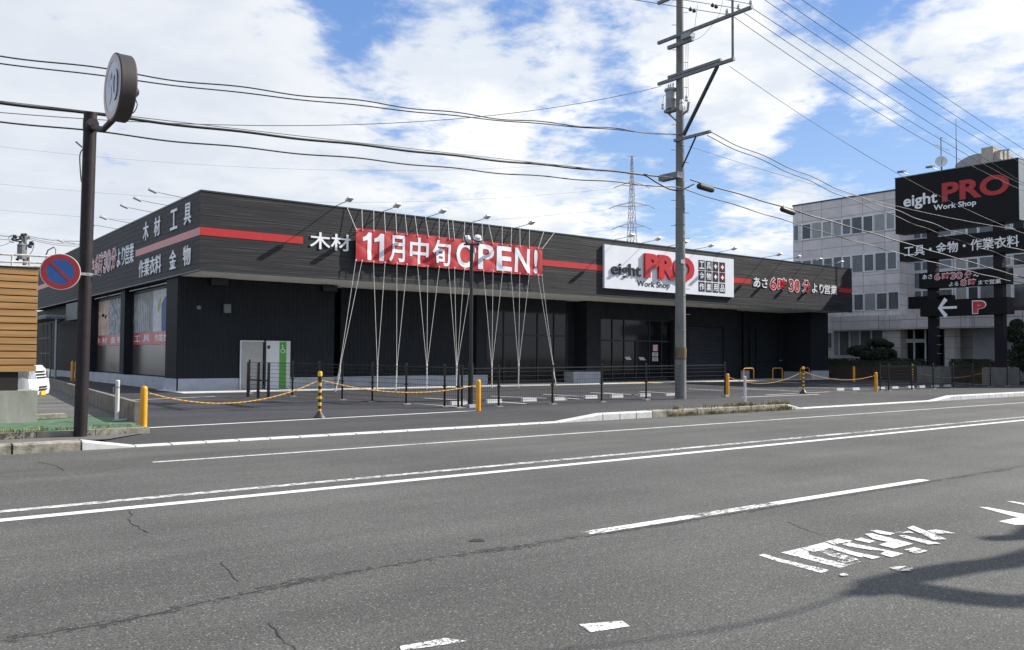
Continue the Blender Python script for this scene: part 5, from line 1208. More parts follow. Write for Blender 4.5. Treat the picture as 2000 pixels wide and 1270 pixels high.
cable('overhead_cable', [(1386, 267), (1475, 309), (1593, 360), (1748, 423), (1860, 466)], 20.05, UX-.2, 70, .018, M['cable'], 'lower twisted cable falling right from the short lowest crossarm', gr_, .03)
cable('overhead_wire', [(1430, 133), (1600, 247), (1737, 330)], 19.0, UX-.2, 58, .010, M['cablegrey'], 'lone thin wire falling right from the tip of the lower crossarm to the sign tower', gr_)
cable('overhead_wire', [(1337, 283), (1413, 308), (1560, 352), (1748, 402)], 21.1, UX, 60, .010, M['cablegrey'], 'thin wire with a small knob falling right below the short lowest crossarm', gr_)
cable('overhead_cable', [(1343, 350), (1400, 366), (1525, 403), (1650, 440), (1748, 470), (1990, 540)], 21.0, UX, 66, .028, M['cable'], 'thick black cable running right through the two cable closures', gr_, .01, 6)
cable('overhead_cable', [(1343, 372), (1500, 420), (1644, 464.7), (1768, 498), (1990, 552)], 21.25, UX, 66, .020, M['cable'], 'lowest cable running right from the pole below the cable closures', gr_, .015)
for (pa, pb, lb) in (((1362, 361), (1393, 370), 'grey and black cable closure hanging right beside the pole'), ((1525, 406), (1551, 415), 'black cable closure hanging left of the office building')):
    A_, B_ = FY(*pa, 21.0), FY(*pb, 21.0); d = (B_-A_).normalized(); L_ = (B_-A_).length; dn_ = Vector((0, 0, -.02)); cl = thing('cable_closure', lb, 'cable closure', (A_+B_)/2, 'cable closures')
    mb = MB(); ax = d; c0 = A_+Vector((0, 0, -.04)); mb.lathe(c0, [(.04, 0), (.09, .05), (.11, .12), (.11, L_-.1), (.09, L_-.03), (.04, L_)], 14, d); mb.build('shell', M['black'], cl, smooth=True)
    if pa[0] < 1400: mb = MB(); mb.obox((A_+B_)/2+Vector((0, -.05, .035)), d*L_*.40, Vector((0, .065, 0)), d.cross(Vector((0, 1, 0)))*.05); mb.build('cover', M['transf'], cl)
    mb = MB(); 
    for t_ in (.2, .8): c = A_.lerp(B_, t_); mb.tube([c+Vector((0, 0, .05)), c+Vector((0, 0, .14))], .015, 5)
    mb.build('hanger', M['galv'], cl)

# ================================================================== LATTICE TRANSMISSION TOWER far behind the shop
DT = 190
tdir = pxdir(1234, 690); tdir.z = 0; tdir.normalize()
base = tdir*DT; topz = (EYEV+pxdir(1234, 305)*(DT/pxdir(1234, 305).to_2d().length)).z
s_ = Vector((tdir.y, -tdir.x, 0)); f_ = tdir.copy()
ca_, sa_ = cos(rad(28)), sin(rad(28)); e1 = s_*ca_+f_*sa_; e2 = -s_*sa_+f_*ca_
tow = thing('transmission_tower', 'distant steel lattice transmission tower rising behind the shop roof', 'pylon', base)
def hw(z):
    t = z/topz
    return 3.2-2.45*min(1, t/.60) if t < .60 else max(.12, .75-.63*(t-.60)/.40)
def cor(z, i): h = hw(z); return base+e1*h*(1 if i in (0, 3) else -1)+e2*h*(1 if i in (0, 1) else -1)+Vector((0, 0, z))
mb = MB(); lev = [0, .12, .24, .35, .44, .52, .58, .64, .70, .76, .82, .88, .94, 1.0]
for i in range(4): mb.tube([cor(topz*t, i) for t in lev], .085, 4)
mb.build('legs', M['lattice'], tow)
mb = MB()
for a, b in zip(lev[:-1], lev[1:]):
    for i in range(4):
        j = (i+1) % 4; mb.cyl(cor(topz*a, i), cor(topz*b, j), .05, n=3); mb.cyl(cor(topz*a, j), cor(topz*b, i), .05, n=3); mb.cyl(cor(topz*b, i), cor(topz*b, j), .05, n=3)
mb.build('bracing', M['lattice'], tow)
armt = []
for t, L_ in ((.66, 2.9), (.76, 3.6), (.86, 2.5)):
    for sg in (-1, 1):
        z = topz*t; tip = base+s_*sg*L_*1.0+Vector((0, 0, z)); mb = MB()
        for i in range(4): mb.cyl(cor(z-.25 if i % 2 else z+.9, i), tip, .05, n=3)
        mb.cyl(base+Vector((0, 0, z+.6)), tip, .06, n=3); mb.build('cross_arm', M['lattice'], tow); armt.append((tip, sg))
        ins_d = (s_*sg*.7+Vector((0, 0, -.35))+f_*(.3 if sg > 0 else -.3)).normalized(); mb = MB(); mb.cyl(tip, tip+ins_d*1.7, .08, n=5); mb.build('insulator_string', M['galvdull'], tow)
mb = MB(); mb.cyl(base+s_*-1.0+Vector((0, 0, topz)), base+s_*1.0+Vector((0, 0, topz)), .08, n=4); mb.build('peak_bar', M['lattice'], tow)
k = 0
for tip, sg in armt+[(base+Vector((0, 0, topz)), -1), (base+Vector((0, 0, topz)), 1)]:
    end = tip+s_*sg*130+Vector((0, 0, -14.0 if sg > 0 else -6.0))+f_*(-60 if sg < 0 else 35); st = tip+(s_*sg*.7+Vector((0, 0, -.35))).normalized()*1.6
    mb = MB(); mb.tube(sagline(st, end, 4.5 if sg < 0 else 3.0, 20), .025, 3); side = 'left' if sg < 0 else 'right'; lv = ['lower', 'middle', 'upper', 'earth'][min(k//2, 3)]
    tag(mb.build('transmission_wire', M['farwire'], loc=st), f'faint {lv} transmission wire leaving the lattice tower to the {side}', 'transmission wire', 'wires of the lattice tower'); k += 1

# ================================================================== BROWN SIGN POLE at the left, round signs
BX, BY = 3.41, 17.77; bz_ = .045
bp = thing('sign_pole', 'thick brown steel pole at the left kerb carrying a round lit speed sign', 'sign pole', (BX, BY, bz_))
lean = Vector((.045, 0, 6.15))
mb = MB(); mb.tube([(BX, BY, bz_-.1), (BX+.045, BY, 6.18)], .118, 20); mb.build('pole', M['brownpole'], bp, smooth=True)
mb = MB(); mb.tube([(BX+.045, BY, 6.18), (BX+.045, BY, 6.22)], .122, 20); mb.lathe((BX+.045, BY, 5.98), [(.125, -.12), (.128, 0), (.125, .12)], 18); mb.build('cap', M['brownpole'], bp, smooth=True)
dc = FX(236, 173, BX+.05); DCx = BX+.06
ap0 = Vector((BX+.05, BY-.1, 5.93)); ap1 = Vector((BX+.05, dc.y+.55, dc.z-.62))
mb = MB(); mb.tube([(BX+.05, BY, 5.93), ap0, ap0.lerp(ap1, .6), ap1+Vector((0, -.15, .2))], .052, 10); mb.lathe(ap0, [(.10, -.02), (.12, .06), (.10, .16)], 12, (0, -1, .3)); mb.build('arm', M['brownpole'], bp, smooth=True)
mb = MB(); mb.tube(catmull([(BX-.08, BY-.06, 5.5), (BX-.14, BY-.1, 5.35), (BX-.12, BY-.1, 5.0), (BX-.10, BY-.09, 4.85)]), .012, 5); mb.tube([(BX-.1, BY-.08, 5.52), (BX-.22, BY-.12, 5.6)], .015, 5); mb.tube(catmull([(BX+.06, BY-.2, 5.8), (BX+.06, BY-.36, 5.9), (BX+.06, BY-.42, 5.75), (BX+.06, BY-.44, 5.6)]), .008, 4); mb.build('loose_wire', M['cable'], bp)
ss = thing('speed_sign', 'round drum-shaped speed limit sign with a faded 50 on top of the brown pole', 'road sign', (DCx, dc.y, dc.z))
R_ = .565; Nn = Vector((-1, -.03, 0)).normalized(); Dc = Vector((DCx, dc.y, dc.z))
mb = MB(); mb.lathe(Dc, [(R_*.2, -.11), (R_*.97, -.11), (R_, -.09), (R_, .10), (R_*1.012, .105), (R_*1.012, .135), (R_, .14), (R_*.97, .142)], 44, Nn); mb.build('drum', M['drum'], ss, smooth=True)
def disc(mb, c, n_, r0, r1, off, seg=44, a0_=0, a1_=2*pi):
    n_ = Vector(n_).normalized(); x = n_.cross(Vector((0, 0, 1))).normalized(); y = x.cross(n_); c = Vector(c)+n_*off
    if r0 <= 0: mb.face([c+(x*cos(2*pi*i/seg)+y*sin(2*pi*i/seg))*r1 for i in range(seg)]); return
    for i in range(seg):
        a, b = a0_+(a1_-a0_)*i/seg, a0_+(a1_-a0_)*(i+1)/seg
        mb.face([c+(x*cos(a)+y*sin(a))*r0, c+(x*cos(b)+y*sin(b))*r0, c+(x*cos(b)+y*sin(b))*r1, c+(x*cos(a)+y*sin(a))*r1])
mb = MB(); disc(mb, Dc, Nn, 0, R_*.965, .146); mb.build('face', M['lens'], ss)
mb = MB(); disc(mb, Dc, Nn, R_*.76, R_*.955, .150); mb.build('red_ring', M['lensred'], ss)
mb = MB(); text_into(mb, '50', Dc, Vector((0, -1, 0)), (0, 0, 1), Nn, -.36, .36, -.27, .27, .004, .03, 0, 0, .150); mb.build('numeral', M['lensblue'], ss)
mb = MB(); q_ = Dc-Nn*.15+Vector((0, -.12, -.05)); mb.lathe(q_, [(.11, -.05), (.11, .02), (.07, .08), (.04, .1)], 14, -Nn); mb.tube(catmull([q_-Nn*.02+Vector((0, -.05, -.1)), q_-Nn*.05+Vector((0, -.12, -.25)), q_-Nn*.0+Vector((0, -.05, -.38)), Dc-Nn*.1+Vector((0, .05, -.35))]), .009, 5); mb.build('rear_fitting', M['black'], ss, smooth=True)
# no-parking disc
vd = -pxdir(118, 531); vd.z = 0; vd.normalize(); nc = EYEV+pxdir(118, 531)*17.75
ns = thing('no_parking_sign', 'round blue and red no parking sign bracketed to the left of the brown pole', 'road sign', nc)
rn = .335; mb = MB(); mb.lathe(nc, [(rn*.5, -.012), (rn*.985, -.012), (rn, -.006), (rn, .006), (rn*.985, .010)], 44, vd); mb.build('disc', M['signrim'], ns)
mb = MB(); disc(mb, nc, vd, rn*.69, rn*.955, .0125); 
xr = vd.cross(Vector((0, 0, 1))).normalized(); yr = Vector((0, 0, 1))
if xr.dot(_r) < 0: xr = -xr
dg = (xr*.70-yr*.714).normalized(); pd = dg.cross(vd); mb.obox(nc+vd*.0135, dg*rn*.69, pd*rn*.075, vd*.0015); mb.build('red_ring', M['signred'], ns)
mb = MB(); disc(mb, nc, vd, 0, rn*.685, .0112); mb.build('blue_face', M['signblue'], ns)
bp0 = Vector((BX+.03, BY, nc.z)); mb = MB(); mb.lathe((BX+.023, BY, nc.z), [(.124, -.03), (.127, 0), (.124, .03)], 18); mb.bar(nc-vd*.03+xr*.1, bp0+Vector((0, -.1, 0)), .03, .05); mb.tube([bp0+xr*.12+Vector((0, -.06, 0)), bp0+xr*.24+Vector((0, -.08, -.01))], .018, 6); mb.build('bracket', M['galvdull'], ns)

# ================================================================== BOLLARDS, CHAINS AND POSTS
def bollard_proto(loc, lb):
    r_ = thing('bollard', lb, 'bollard', (0, 0, 0), 'yellow bollards'); mb = MB(); mb.lathe((0, 0, 0), [(.072, -.05), (.072, .81), (.066, .85), (.045, .88), (.001, .892)], 22); mb.build('post', M['yellow'], r_, smooth=True)
    mb = MB(); mb.lathe((0, 0, .74), [(.0735, -.008), (.0735, .008)], 22); mb.build('groove', M['stripey'], r_)
    mb = MB(); mb.tube([(.07+.03+.028*cos(a), 0, .735+.028*sin(a)) for a in [i*pi/5 for i in range(10)]], .007, 5, closed=True); mb.build('chain_ring', M['galvdull'], r_)
    r_.location = loc; return r_
def gp(px, py): p = G(px, py); p.z = max(p.z, walkz(p.x, p.y) if p.y < bound(p.x) else gz(p.x, p.y)); return p
BL = [gp(280, 837), gp(934, 804), gp(1421, 772), gp(1711, 766.5)]
BLb = ['yellow bollard beside the low concrete wall, leftmost along the lot edge', 'yellow bollard in front of the black lamp post', 'yellow bollard just right of the concrete utility pole and mesh fence', 'yellow bollard at the left end of the right-hand fence']
b0 = bollard_proto(BL[0], BLb[0]); B_all = [b0]+[dup(b0, p, lb) for p, lb in zip(BL[1:], BLb[1:])]
more = [(gp(1668, 746), 'small far yellow bollard in front of the brown brick planter'), (gp(1921, 750), "far yellow bollard between the sign tower's footings"), ((FX(141, 746, 9.6).x, FX(141, 746, 9.6).y, .1), "left one of two yellow bollards by the shop's side door"), ((FX(149, 745, 9.6).x, FX(149, 745, 9.6).y, .1), "right one of two yellow bollards by the shop's side door")]
for i, (p, lb) in enumerate(more):
    d_ = dup(b0, p, lb); s = 1.25 if i > 1 else 1.
    d_.scale = (1.2, 1.2, s) if i > 1 else (1.1, 1.1, 1.1)
def striped(loc, lb, base=True):
    r_ = thing('striped_post', lb, 'barrier post', (0, 0, 0), 'black and yellow striped posts'); mb = MB(); z0_ = .17
    nb = 12; h = (1.14-z0_)/nb
    for i in range(nb):
        mb.cur = 0 if (i % 2 == 0 or i == nb-1) else 1; z = z0_+i*h; mb.lathe((0, 0, 0), [(.041, z), (.041, z+h)], 16)
    mb.cur = 0; mb.lathe((0, 0, 0), [(.055, 1.06), (.056, 1.14), (.045, 1.175), (.001, 1.185)], 16); mb.cur = 1; mb.lathe((0, 0, 0), [(.057, .97), (.057, 1.055)], 16)
    mb.build('post', [M['stripey'], M['black']], r_, smooth=True)
    mb = MB(); mb.lathe((0, 0, 0), [(.165, -.01), (.165, .03), (.13, .075), (.085, .13), (.05, .18), (.043, .2)], 24); mb.build('base', M['black'], r_, smooth=True); r_.location = loc; return r_
SP = [gp(624, 818.5), gp(1569, 769)]
s0 = striped(SP[0], 'black and yellow striped post on a rubber base, in the middle of the left entrance'); dup(s0, SP[1], 'black and yellow striped post on a rubber base, in the middle of the right entrance')
dup(s0, gp(1783, 749), 'far black and yellow striped post beside the left footing of the sign tower')
def chain(p, q, sag, lb, r_=.0135):
    P_ = sagline(p, q, sag, 90); mb = MB(); Q1 = []; Q2 = []
    for i, c in enumerate(P_):
        a = i*1.15; o = Vector((0, cos(a), sin(a)))*r_*.5; Q1.append(c+o); Q2.append(c-o)
    mb.tube(Q1, r_*.62, 6); mb.tube(Q2, r_*.62, 6); return tag(mb.build('yellow_rope', M['yrope'], loc=p), lb, 'rope', 'yellow barrier ropes')
z74, z95 = Vector((0, 0, .735)), Vector((0, 0, .97))
chain(BL[0]+z74+Vector((.10, 0, 0)), SP[0]+z95, .38, 'yellow rope sagging from the leftmost bollard to the left striped post')
chain(SP[0]+z95, BL[1]+z74-Vector((.07, 0, 0)), .26, 'yellow rope sagging from the left striped post to the bollard by the lamp post')
chain(BL[2]+z74+Vector((.10, 0, 0)), SP[1]+z95, .38, 'yellow rope sagging from the bollard beside the utility pole to the right striped post')
chain(SP[1]+z95, BL[3]+z74-Vector((.07, 0, 0)), .28, 'yellow rope sagging from the right striped post to the bollard at the right fence')
A_, B_ = gp(1668, 746)+Vector((0, 0, .6)), gp(1783, 749)+Vector((0, 0, .6)); 
A_, B_ = gp(1790, 749)+Vector((0, 0, .62)), gp(1921, 750)+Vector((0, 0, .7)); chain(A_+Vector((.5, 0, 0)), B_, .3, "far yellow rope behind the fence between the sign tower's footings")
for (px, py, lb, h, ty) in ((228, 830, 'leaning white post at the end of the low concrete wall', .92, 1), (1455, 789, 'white post on the kerb by the weeds, right of the utility pole', .93, 0)):
    p = gp(px, py); p.z = .10 if ty else walkz(p.x, p.y); r_ = thing('white_post', lb, 'post', p, 'white posts'); mb = MB()
    mb.lathe(p, [(.045, -.05), (.045, h-.06), (.047, h-.055), (.047, h-.01), (.03, h)], 14); mb.build('post', M['postwhite'], r_, smooth=True)
    mb = MB(); mb.lathe(p+Vector((0, 0, h*.83)), [(.049, -.012), (.049, .012)], 14)
    if ty: mb.tube([p+Vector((-.05, -.02, h*.84)), p+Vector((-.10, -.03, h*.80)), p+Vector((-.085, -.02, h*.70))], .009, 5)
    mb.build('clip', M['galvdull'] if ty else M['yellow'], r_)
    if ty: mb = MB(); mb.obox(p+Vector((.05, -.03, .03)), (.14, 0, .01), (0, .05, 0), (0, 0, .015)); mb.tube(catmull([p+Vector((.05, -.03, .04)), p+Vector((.10, -.05, .12)), p+Vector((.12, -.05, .25))]), .008, 4); mb.build('fallen_fitting', M['galv'], r_)

# ================================================================== MESH FENCES
def fence(path, posts_i, label, H_=1.22, name='mesh_fence', basez=None):
    P_ = [Vector((p[0], p[1], p[2] if len(p) > 2 else gz(p[0], p[1]))) for p in path]
    c = sum(P_, Vector())/len(P_); r_ = thing(name, label, 'fence', (P_[0].x, P_[0].y, P_[0].z), 'black mesh fences')
    for p in P_:
        mb = MB(); mb.cyl(p-Vector((0, 0, .05)), p+Vector((0, 0, H_+.06)), .036, n=10); mb.lathe(p+Vector((0, 0, H_+.06)), [(.039, 0), (.039, .02), (.018, .04)], 10); po = mb.build('post', M['fence'], r_)
        mb = MB(); mb.box(p.x-.11, p.x+.11, p.y-.11, p.y+.11, p.z-.02, p.z+.035); mb.build('foot', M['oldcon'], po)
        mb = MB()
        mb.box(p.x-.045, p.x+.045, p.y-.045, p.y+.045, p.z+.62, p.z+.67); mb.build('clamp', M['fence'], po)
    for a, b in zip(P_[:-1], P_[1:]):
        L_ = (b-a).length; d = (b-a)/L_; nn = Vector((d.y, -d.x, 0)); mb = MB(); mb.cur = 1; k = int(L_/.075); o = nn*.035
        for i in range(1, k): q = a+d*(L_*i/k)+o; mb.mesh([q+d*.003+Vector((0, 0, .06)), q-d*.003+Vector((0, 0, .06)), q-d*.003+Vector((0, 0, H_)), q+d*.003+Vector((0, 0, H_)), q+nn*.004+Vector((0, 0, .06)), q+nn*.004+Vector((0, 0, H_))], [(0, 1, 2, 3), (0, 4, 5, 3), (1, 4, 5, 2)])
        mb.cur = 0
        for z in (.06, .21, .36, .51, .66, .81, .96, 1.10, H_-.02, H_): mb.tube([a+o+Vector((0, 0, z)), b+o+Vector((0, 0, z))], .0055, 8)
        mb.build('mesh_panel', [M['fence'], M['meshwire']], r_, smooth=True)
    return r_
fp_ = [gp(*q) for q in ((448, 770), (504, 777), (524, 779), (571, 782), (623, 786), (668, 785.5), (727, 788), (793, 794), (868, 798), (902, 800.5))]
# the run from the shop to the corner is straight; keep its posts at their measured spacing
A_, B_ = Vector((12.05, 32.2, 0)), Vector((14.42, 21.35, 0))
run = []
for px in (448, 571, 623, 668, 727, 793, 868, 902):
    best = min(range(0, 1001), key=lambda t: abs((lambda v: 1000+FPX*((v-EYEV).dot(_r))/((v-EYEV).dot(_f)))(A_.lerp(B_, t/1000)+Vector((0, 0, .1)))-px)); run.append(A_.lerp(B_, best/1000))
fence([(p.x, p.y) for p in run], None, 'black mesh fence running from the toilet doors towards the road')
gt = [gp(484, 775.5), gp(504, 777.5), gp(524, 779)]
pg = thing('gate_rail', 'low black gate posts with a short rail in front of the toilet doors', 'gate', (gt[0].x, gt[0].y, gt[0].z))
for p in gt[1:]+[gt[0]]: mb = MB(); mb.box(p.x-.04, p.x+.04, p.y-.04, p.y+.04, p.z, p.z+1.25); mb.build('post', M['fence'], pg)
mb = MB(); mb.bar(gt[0]+Vector((0, 0, .62)), gt[2]+Vector((0, 0, .62)), .03, .05); mb.build('rail', M['fence'], pg)
rd_ = [gp(902, 800.5), gp(974, 795.5), gp(1079, 790.5), gp(1175, 786.5), gp(1262, 781.5), gp(1416, 773)]
FR = [FY(px, py, 21.4) for px, py in ((902, 800), (974, 795.3), (1079, 790.3), (1175, 785.5), (1262, 781), (1416, 773.5))]
fence([(p.x, 21.4, max(0, min(.1, p.z))) for p in FR], None, 'black mesh fence along the sidewalk between the lamp post and the utility pole')
fence([(FY(px, 760, 21.4).x, 21.4, .03) for px in (1719, 1736, 1781, 1823, 1862, 1900, 1935, 1968, 2003)], None, 'black mesh fence along the sidewalk at the right, in front of the sign tower', 1.2)

# lamp post with two floodlights
lp = gp(919, 796); lpz = lp.z; lx, ly = lp.x, lp.y
lamp = thing('lamp_post', 'slim black lamp post with two round floodlights in front of the red banner', 'lamp post', (lx, ly, lpz))
mb = MB(); mb.cyl((lx, ly, lpz), (lx, ly, 5.02), .055, n=14); mb.build('pole', M['darkmetal'], lamp, smooth=True)
mb = MB(); mb.box(lx-.11, lx+.11, ly-.11, ly+.11, lpz-.02, lpz+.10); mb.build('base', M['plinth'], lamp)
mb = MB(); mb.cyl((lx, ly, lpz), (lx, ly, lpz+1.35), .082, n=12); mb.build('lower_sleeve', M['darkmetal'], lamp, smooth=True)
rv = Vector((_r.x, _r.y, 0)).normalized(); mb = MB(); top = Vector((lx, ly, 5.02)); mb.bar(top-rv*.24, top+rv*.24, .05, .05); mb.build('crossbar', M['darkmetal'], lamp)
mb = MB(); mb.cyl(top+rv*.09-Vector((0, 0, .10)), top+rv*.09-Vector((0, 0, .26)), .035, n=8); mb.build('sensor', M['lampwhite'], lamp)
for c, ax, m_ in ((Vector((-.17, 0, .15)), (rv*-.75+Vector((0, .45, -.35))), 0), (Vector((.18, 0, .15)), (rv*.25+Vector((0, .65, -.72))), 0)):
    p = top+rv*c.x+Vector((0, 0, c.z)); ax = ax.normalized(); hd_ = MB(); hd_.lathe(p, [(.03, -.14), (.10, -.12), (.115, -.05), (.13, -.03), (.135, .0)], 20, ax); h_ = hd_.build('flood_head', M['lampwhite'], lamp, smooth=True)
    mb = MB(); mb.lathe(p, [(.14, -.028), (.146, -.01), (.14, .012)], 20, ax); mb.build('gasket', M['black'], h_); mb = MB(); mb.lathe(p, [(.132, .014), (.125, .04), (.02, .05)], 20, ax); mb.build('lens', M['alu'], h_)
    mb = MB(); mb.bar(p-Vector((0, 0, .13)), p-ax*.04, .04, .015); mb.build('yoke', M['darkmetal'], h_)

# wheel stops
ws = [(879, 912, 791), (949, 979, 787), (1018, 1047, 784), (1081, 1107, 782), (1140, 1166, 778.5), (1188, 1220, 776.6), (1245, 1272, 774.5), (1297, 1321, 773), (1632, 1647, 763), (1663, 1677, 762), (1714, 1726, 760), (1740, 1753, 759), (1769, 1786, 758), (1793, 1806, 757.5), (1821, 1832, 756.5), (1844, 1857, 755.5)]
wproto = None
for i, (a, b, y) in enumerate(ws):
    p = G((a+b)/2, y); 
    if wproto is None:
        mb = MB(); L_ = .30; mb.prism([(-L_, -.075, 0), (-L_, -.055, .115), (-L_, .055, .115), (-L_, .075, 0)], (2*L_, 0, 0)); wproto = mb.build('wheel_stop', M['kerbnew']); o = wproto
    else: o = wproto.copy(); COL.objects.link(o)
    o.location = p; side = 'left' if i < 8 else 'right'; j = i if i < 8 else i-8
    where = 'left of the utility pole' if i < 8 else 'right of the utility pole'
    tag(o, f'{ORD[j]} from the left of the white wheel stops {where}', 'wheel stop', 'concrete wheel stops')
# yellow U-shaped guards by the shop doors
gproto = None
for i, (a, b, yt, yb, lb) in enumerate(((1449.5, 1475, 722, 743, 'yellow hoop guard left of the dark warehouse door'), (1507, 1530, 722, 743, 'yellow hoop guard in the middle of the dark warehouse door'), (1561, 1583, 722, 743, "yellow hoop guard at the shop's right end pier"))):
    p = FY((a+b)/2, 735, 34.0); p.z = .14; w_ = .52
    if gproto is None: mb = MB(); gproto = None; mb.tube([(-w_, 0, 0), (-w_, 0, .62), (-w_+.03, 0, .71), (-w_+.12, 0, .76), (w_-.12, 0, .76), (w_-.03, 0, .71), (w_, 0, .62), (w_, 0, 0)], .035, 8); o = gproto = mb.build('hoop_guard', M['yellow'], smooth=True)
    else: o = gproto.copy(); COL.objects.link(o)
    o.location = p; tag(o, lb, 'hoop guard', 'yellow hoop guards')

# ================================================================== LEFT EDGE: low wall, slatted enclosure, van, far pole
LW = [Vector((5.0, 20.1, 0)), Vector((6.98, 45, 0))]
mb = MB(); d = (LW[1]-LW[0]).normalized(); nn = Vector((d.y, -d.x, 0))
mb.obox((LW[0]+LW[1])/2+Vector((0, 0, .22)), (LW[1]-LW[0])/2, nn*.06, Vector((0, 0, .32))); lw_ = mb.build('low_wall', M['wallcon'], loc=LW[0]); tag(lw_, "low brown-stained concrete wall running back from the sidewalk along the shop's drive", 'wall')
mb = MB(); sp = G(95, 815, .10); mb.obox(FZ(95, 813, .16), (.33, .02, 0), (-.02, .22, 0), (0, 0, .05)); tag(mb.build('stone_block', M['kerbold'], loc=sp), 'low flat stone block lying beside the concrete base of the slatted wall', 'stone block')
cy_ = 21.2; cr = FY(73, 800, cy_); ct = FY(73, 763, cy_).z; gl0 = .10
mb = MB(); mb.box(cr.x-5, cr.x, cy_, cy_+1.3, gl0-.05, ct); tag(mb.build('concrete_base', M['oldcon'], loc=(cr.x, cy_, gl0)), 'stained grey concrete base block under the slatted wooden wall', 'concrete block')
en = thing('slatted_wall', 'tan horizontal-slat wooden wall at the left edge above a dark recess', 'slatted wall', (cr.x-.4, cy_+.3, ct))
wy = cy_+.12; wr = FY(72.5, 640, wy).x; wt_, wb_ = FY(30, 523, wy).z, FY(30, 727, wy).z
nb = 15; hb = (wt_-wb_)/nb
for i in range(nb):
    mb = MB(); z = wb_+i*hb; mb.box(wr-5+.0, wr-(.0 if i else .0), wy, wy+.035, z+.012, z+hb-.012); mb.build('slat', M['wood'], en)
mb = MB(); mb.box(wr-5, wr-.03, wy+.04, wy+.10, wb_+.02, wt_-.01); mb.build('backing', M['gapshade'], en)
mb = MB(); mb.box(wr-5, wr+.01, wy-.02, wy+.16, wt_, wt_+.03); mb.build('cap', M['aludark'], en)
xr_ = FY(36, 745, wy).x; mb = MB(); mb.box(wr-5, xr_, wy+.06, wy+.9, ct+.001, wb_+.0); mb.build('recess_shade', M['gapshade'], en)  # solid near-black block painted as the shade of the open recess
# rusty railing behind the slatted wall
RY = 27.0; rx1 = FY(104, 500, RY).x
rl = thing('pipe_railing', 'rusty white pipe railing showing above the slatted wooden wall', 'railing', (rx1, RY, .1))
for (ya_, yb2) in ((496.5, 501.5), (511, 514.5), (519.5, 521.5)):
    a, b = FY(0, ya_, RY), FY(104, yb2, RY); d = b-a; mb = MB(); mb.cyl(a-d*.8, b, .030, n=8); mb.build('rail', M['rusty'], rl)
for px in (24, 58):
    p = FY(px, 498, RY); mb = MB(); mb.cyl((p.x, RY+.0, .12), (p.x, RY, p.z), .028, n=8); mb.build('upright', M['rusty'], rl)
# white van, nose out past the enclosure
van = thing('parked_van', 'white small van parked behind the slatted wall, nose showing at its lower corner', 'van', (0, 0, 0))
mb = MB()
def loft(sections, name, m, parent):
    mb = MB(); n_ = len(sections[0]); vs = [v for s in sections for v in s]; fs = []
    for i in range(len(sections)-1):
        for j in range(n_): fs.append((i*n_+j, i*n_+(j+1) % n_, (i+1)*n_+(j+1) % n_, (i+1)*n_+j))
    fs.append(tuple(range(n_))[::-1]); fs.append(tuple(range((len(sections)-1)*n_, len(sections)*n_))); mb.mesh(vs, fs); return mb.build(name, m, parent, smooth=True)
def vs_(w, x_of): return None
prof = [(-3.2, .28), (-.15, .28), (-.02, .34), (0, .50), (-.03, .70), (-.10, .93), (-.16, 1.0), (-.55, 1.62), (-.80, 1.80), (-1.2, 1.86), (-3.05, 1.86), (-3.2, 1.7)]
secs = []
for y, kx, kz in ((-.735, .17, .95), (-.70, .06, .99), (-.45, .01, 1.), (.45, .01, 1.), (.70, .06, .99), (.735, .17, .95)): secs.append([Vector((x-kx if x > -1.5 else x+kx*.3, y, .28+(z-.28)*kz)) for x, z in prof])
loft(secs, 'body', M['carwhite'], van)
mb = MB(); mb.mesh([(-.215+.03, -.62, 1.03), (-.215+.03, .62, 1.03), (-.56+.045, .58, 1.60), (-.56+.045, -.58, 1.60)], [(0, 1, 2, 3)]); mb.build('windscreen', M['glassdk'], van)
for s in (-1, 1):
    mb = MB(); mb.mesh([(-.045, s*.38, .72), (-.02-.10, s*.70, .70), (-.10, s*.70, .93), (-.075, s*.46, .90), (-.30, s*.748, .74), (-.34, s*.748, .93)], [(0, 1, 2, 3), (1, 4, 5, 2)] if s > 0 else [(3, 2, 1, 0), (2, 5, 4, 1)])
    for v in mb.v: v.x += .025
    mb.build('headlight', M['headlamp'], van)
    mb = MB(); mb.mesh([(-.7, s*.745, 1.08), (-1.5, s*.745, 1.08), (-1.5, s*.72, 1.62), (-.95, s*.72, 1.62)], [(0, 1, 2, 3)]); mb.build('side_window', M['glassdk'], van)
for i, (z, w_) in enumerate(((.88, .30), (.81, .31), (.74, .30), (.52, .26), (.46, .26))):
    mb = MB(); x = (-.075, -.06, -.045, -.005, -.002)[i]; mb.box(x, x+.018, -w_, w_, z-.017, z+.017); mb.build('grille_slot', M['black'], van)
mb = MB(); mb.box(.0, .02, -.165, .165, .33, .42); mb.build('number_plate', M['yplate'], van)
for x in (-.62, -2.5):
    for s in (-1, 1): mb = MB(); mb.lathe((x, s*.66, .27), [(.15, -.085), (.26, -.085), (.27, 0), (.26, .085), (.15, .09)], 18, (0, s, 0)); wh = mb.build('wheel', M['black'], van, smooth=True)
vp = EYEV+pxdir(81, 760)*22.6; van.location = (vp.x+.10, vp.y+.45, .30); van.rotation_euler = (0, 0, rad(-26)); van.scale = (1, 1, 1)
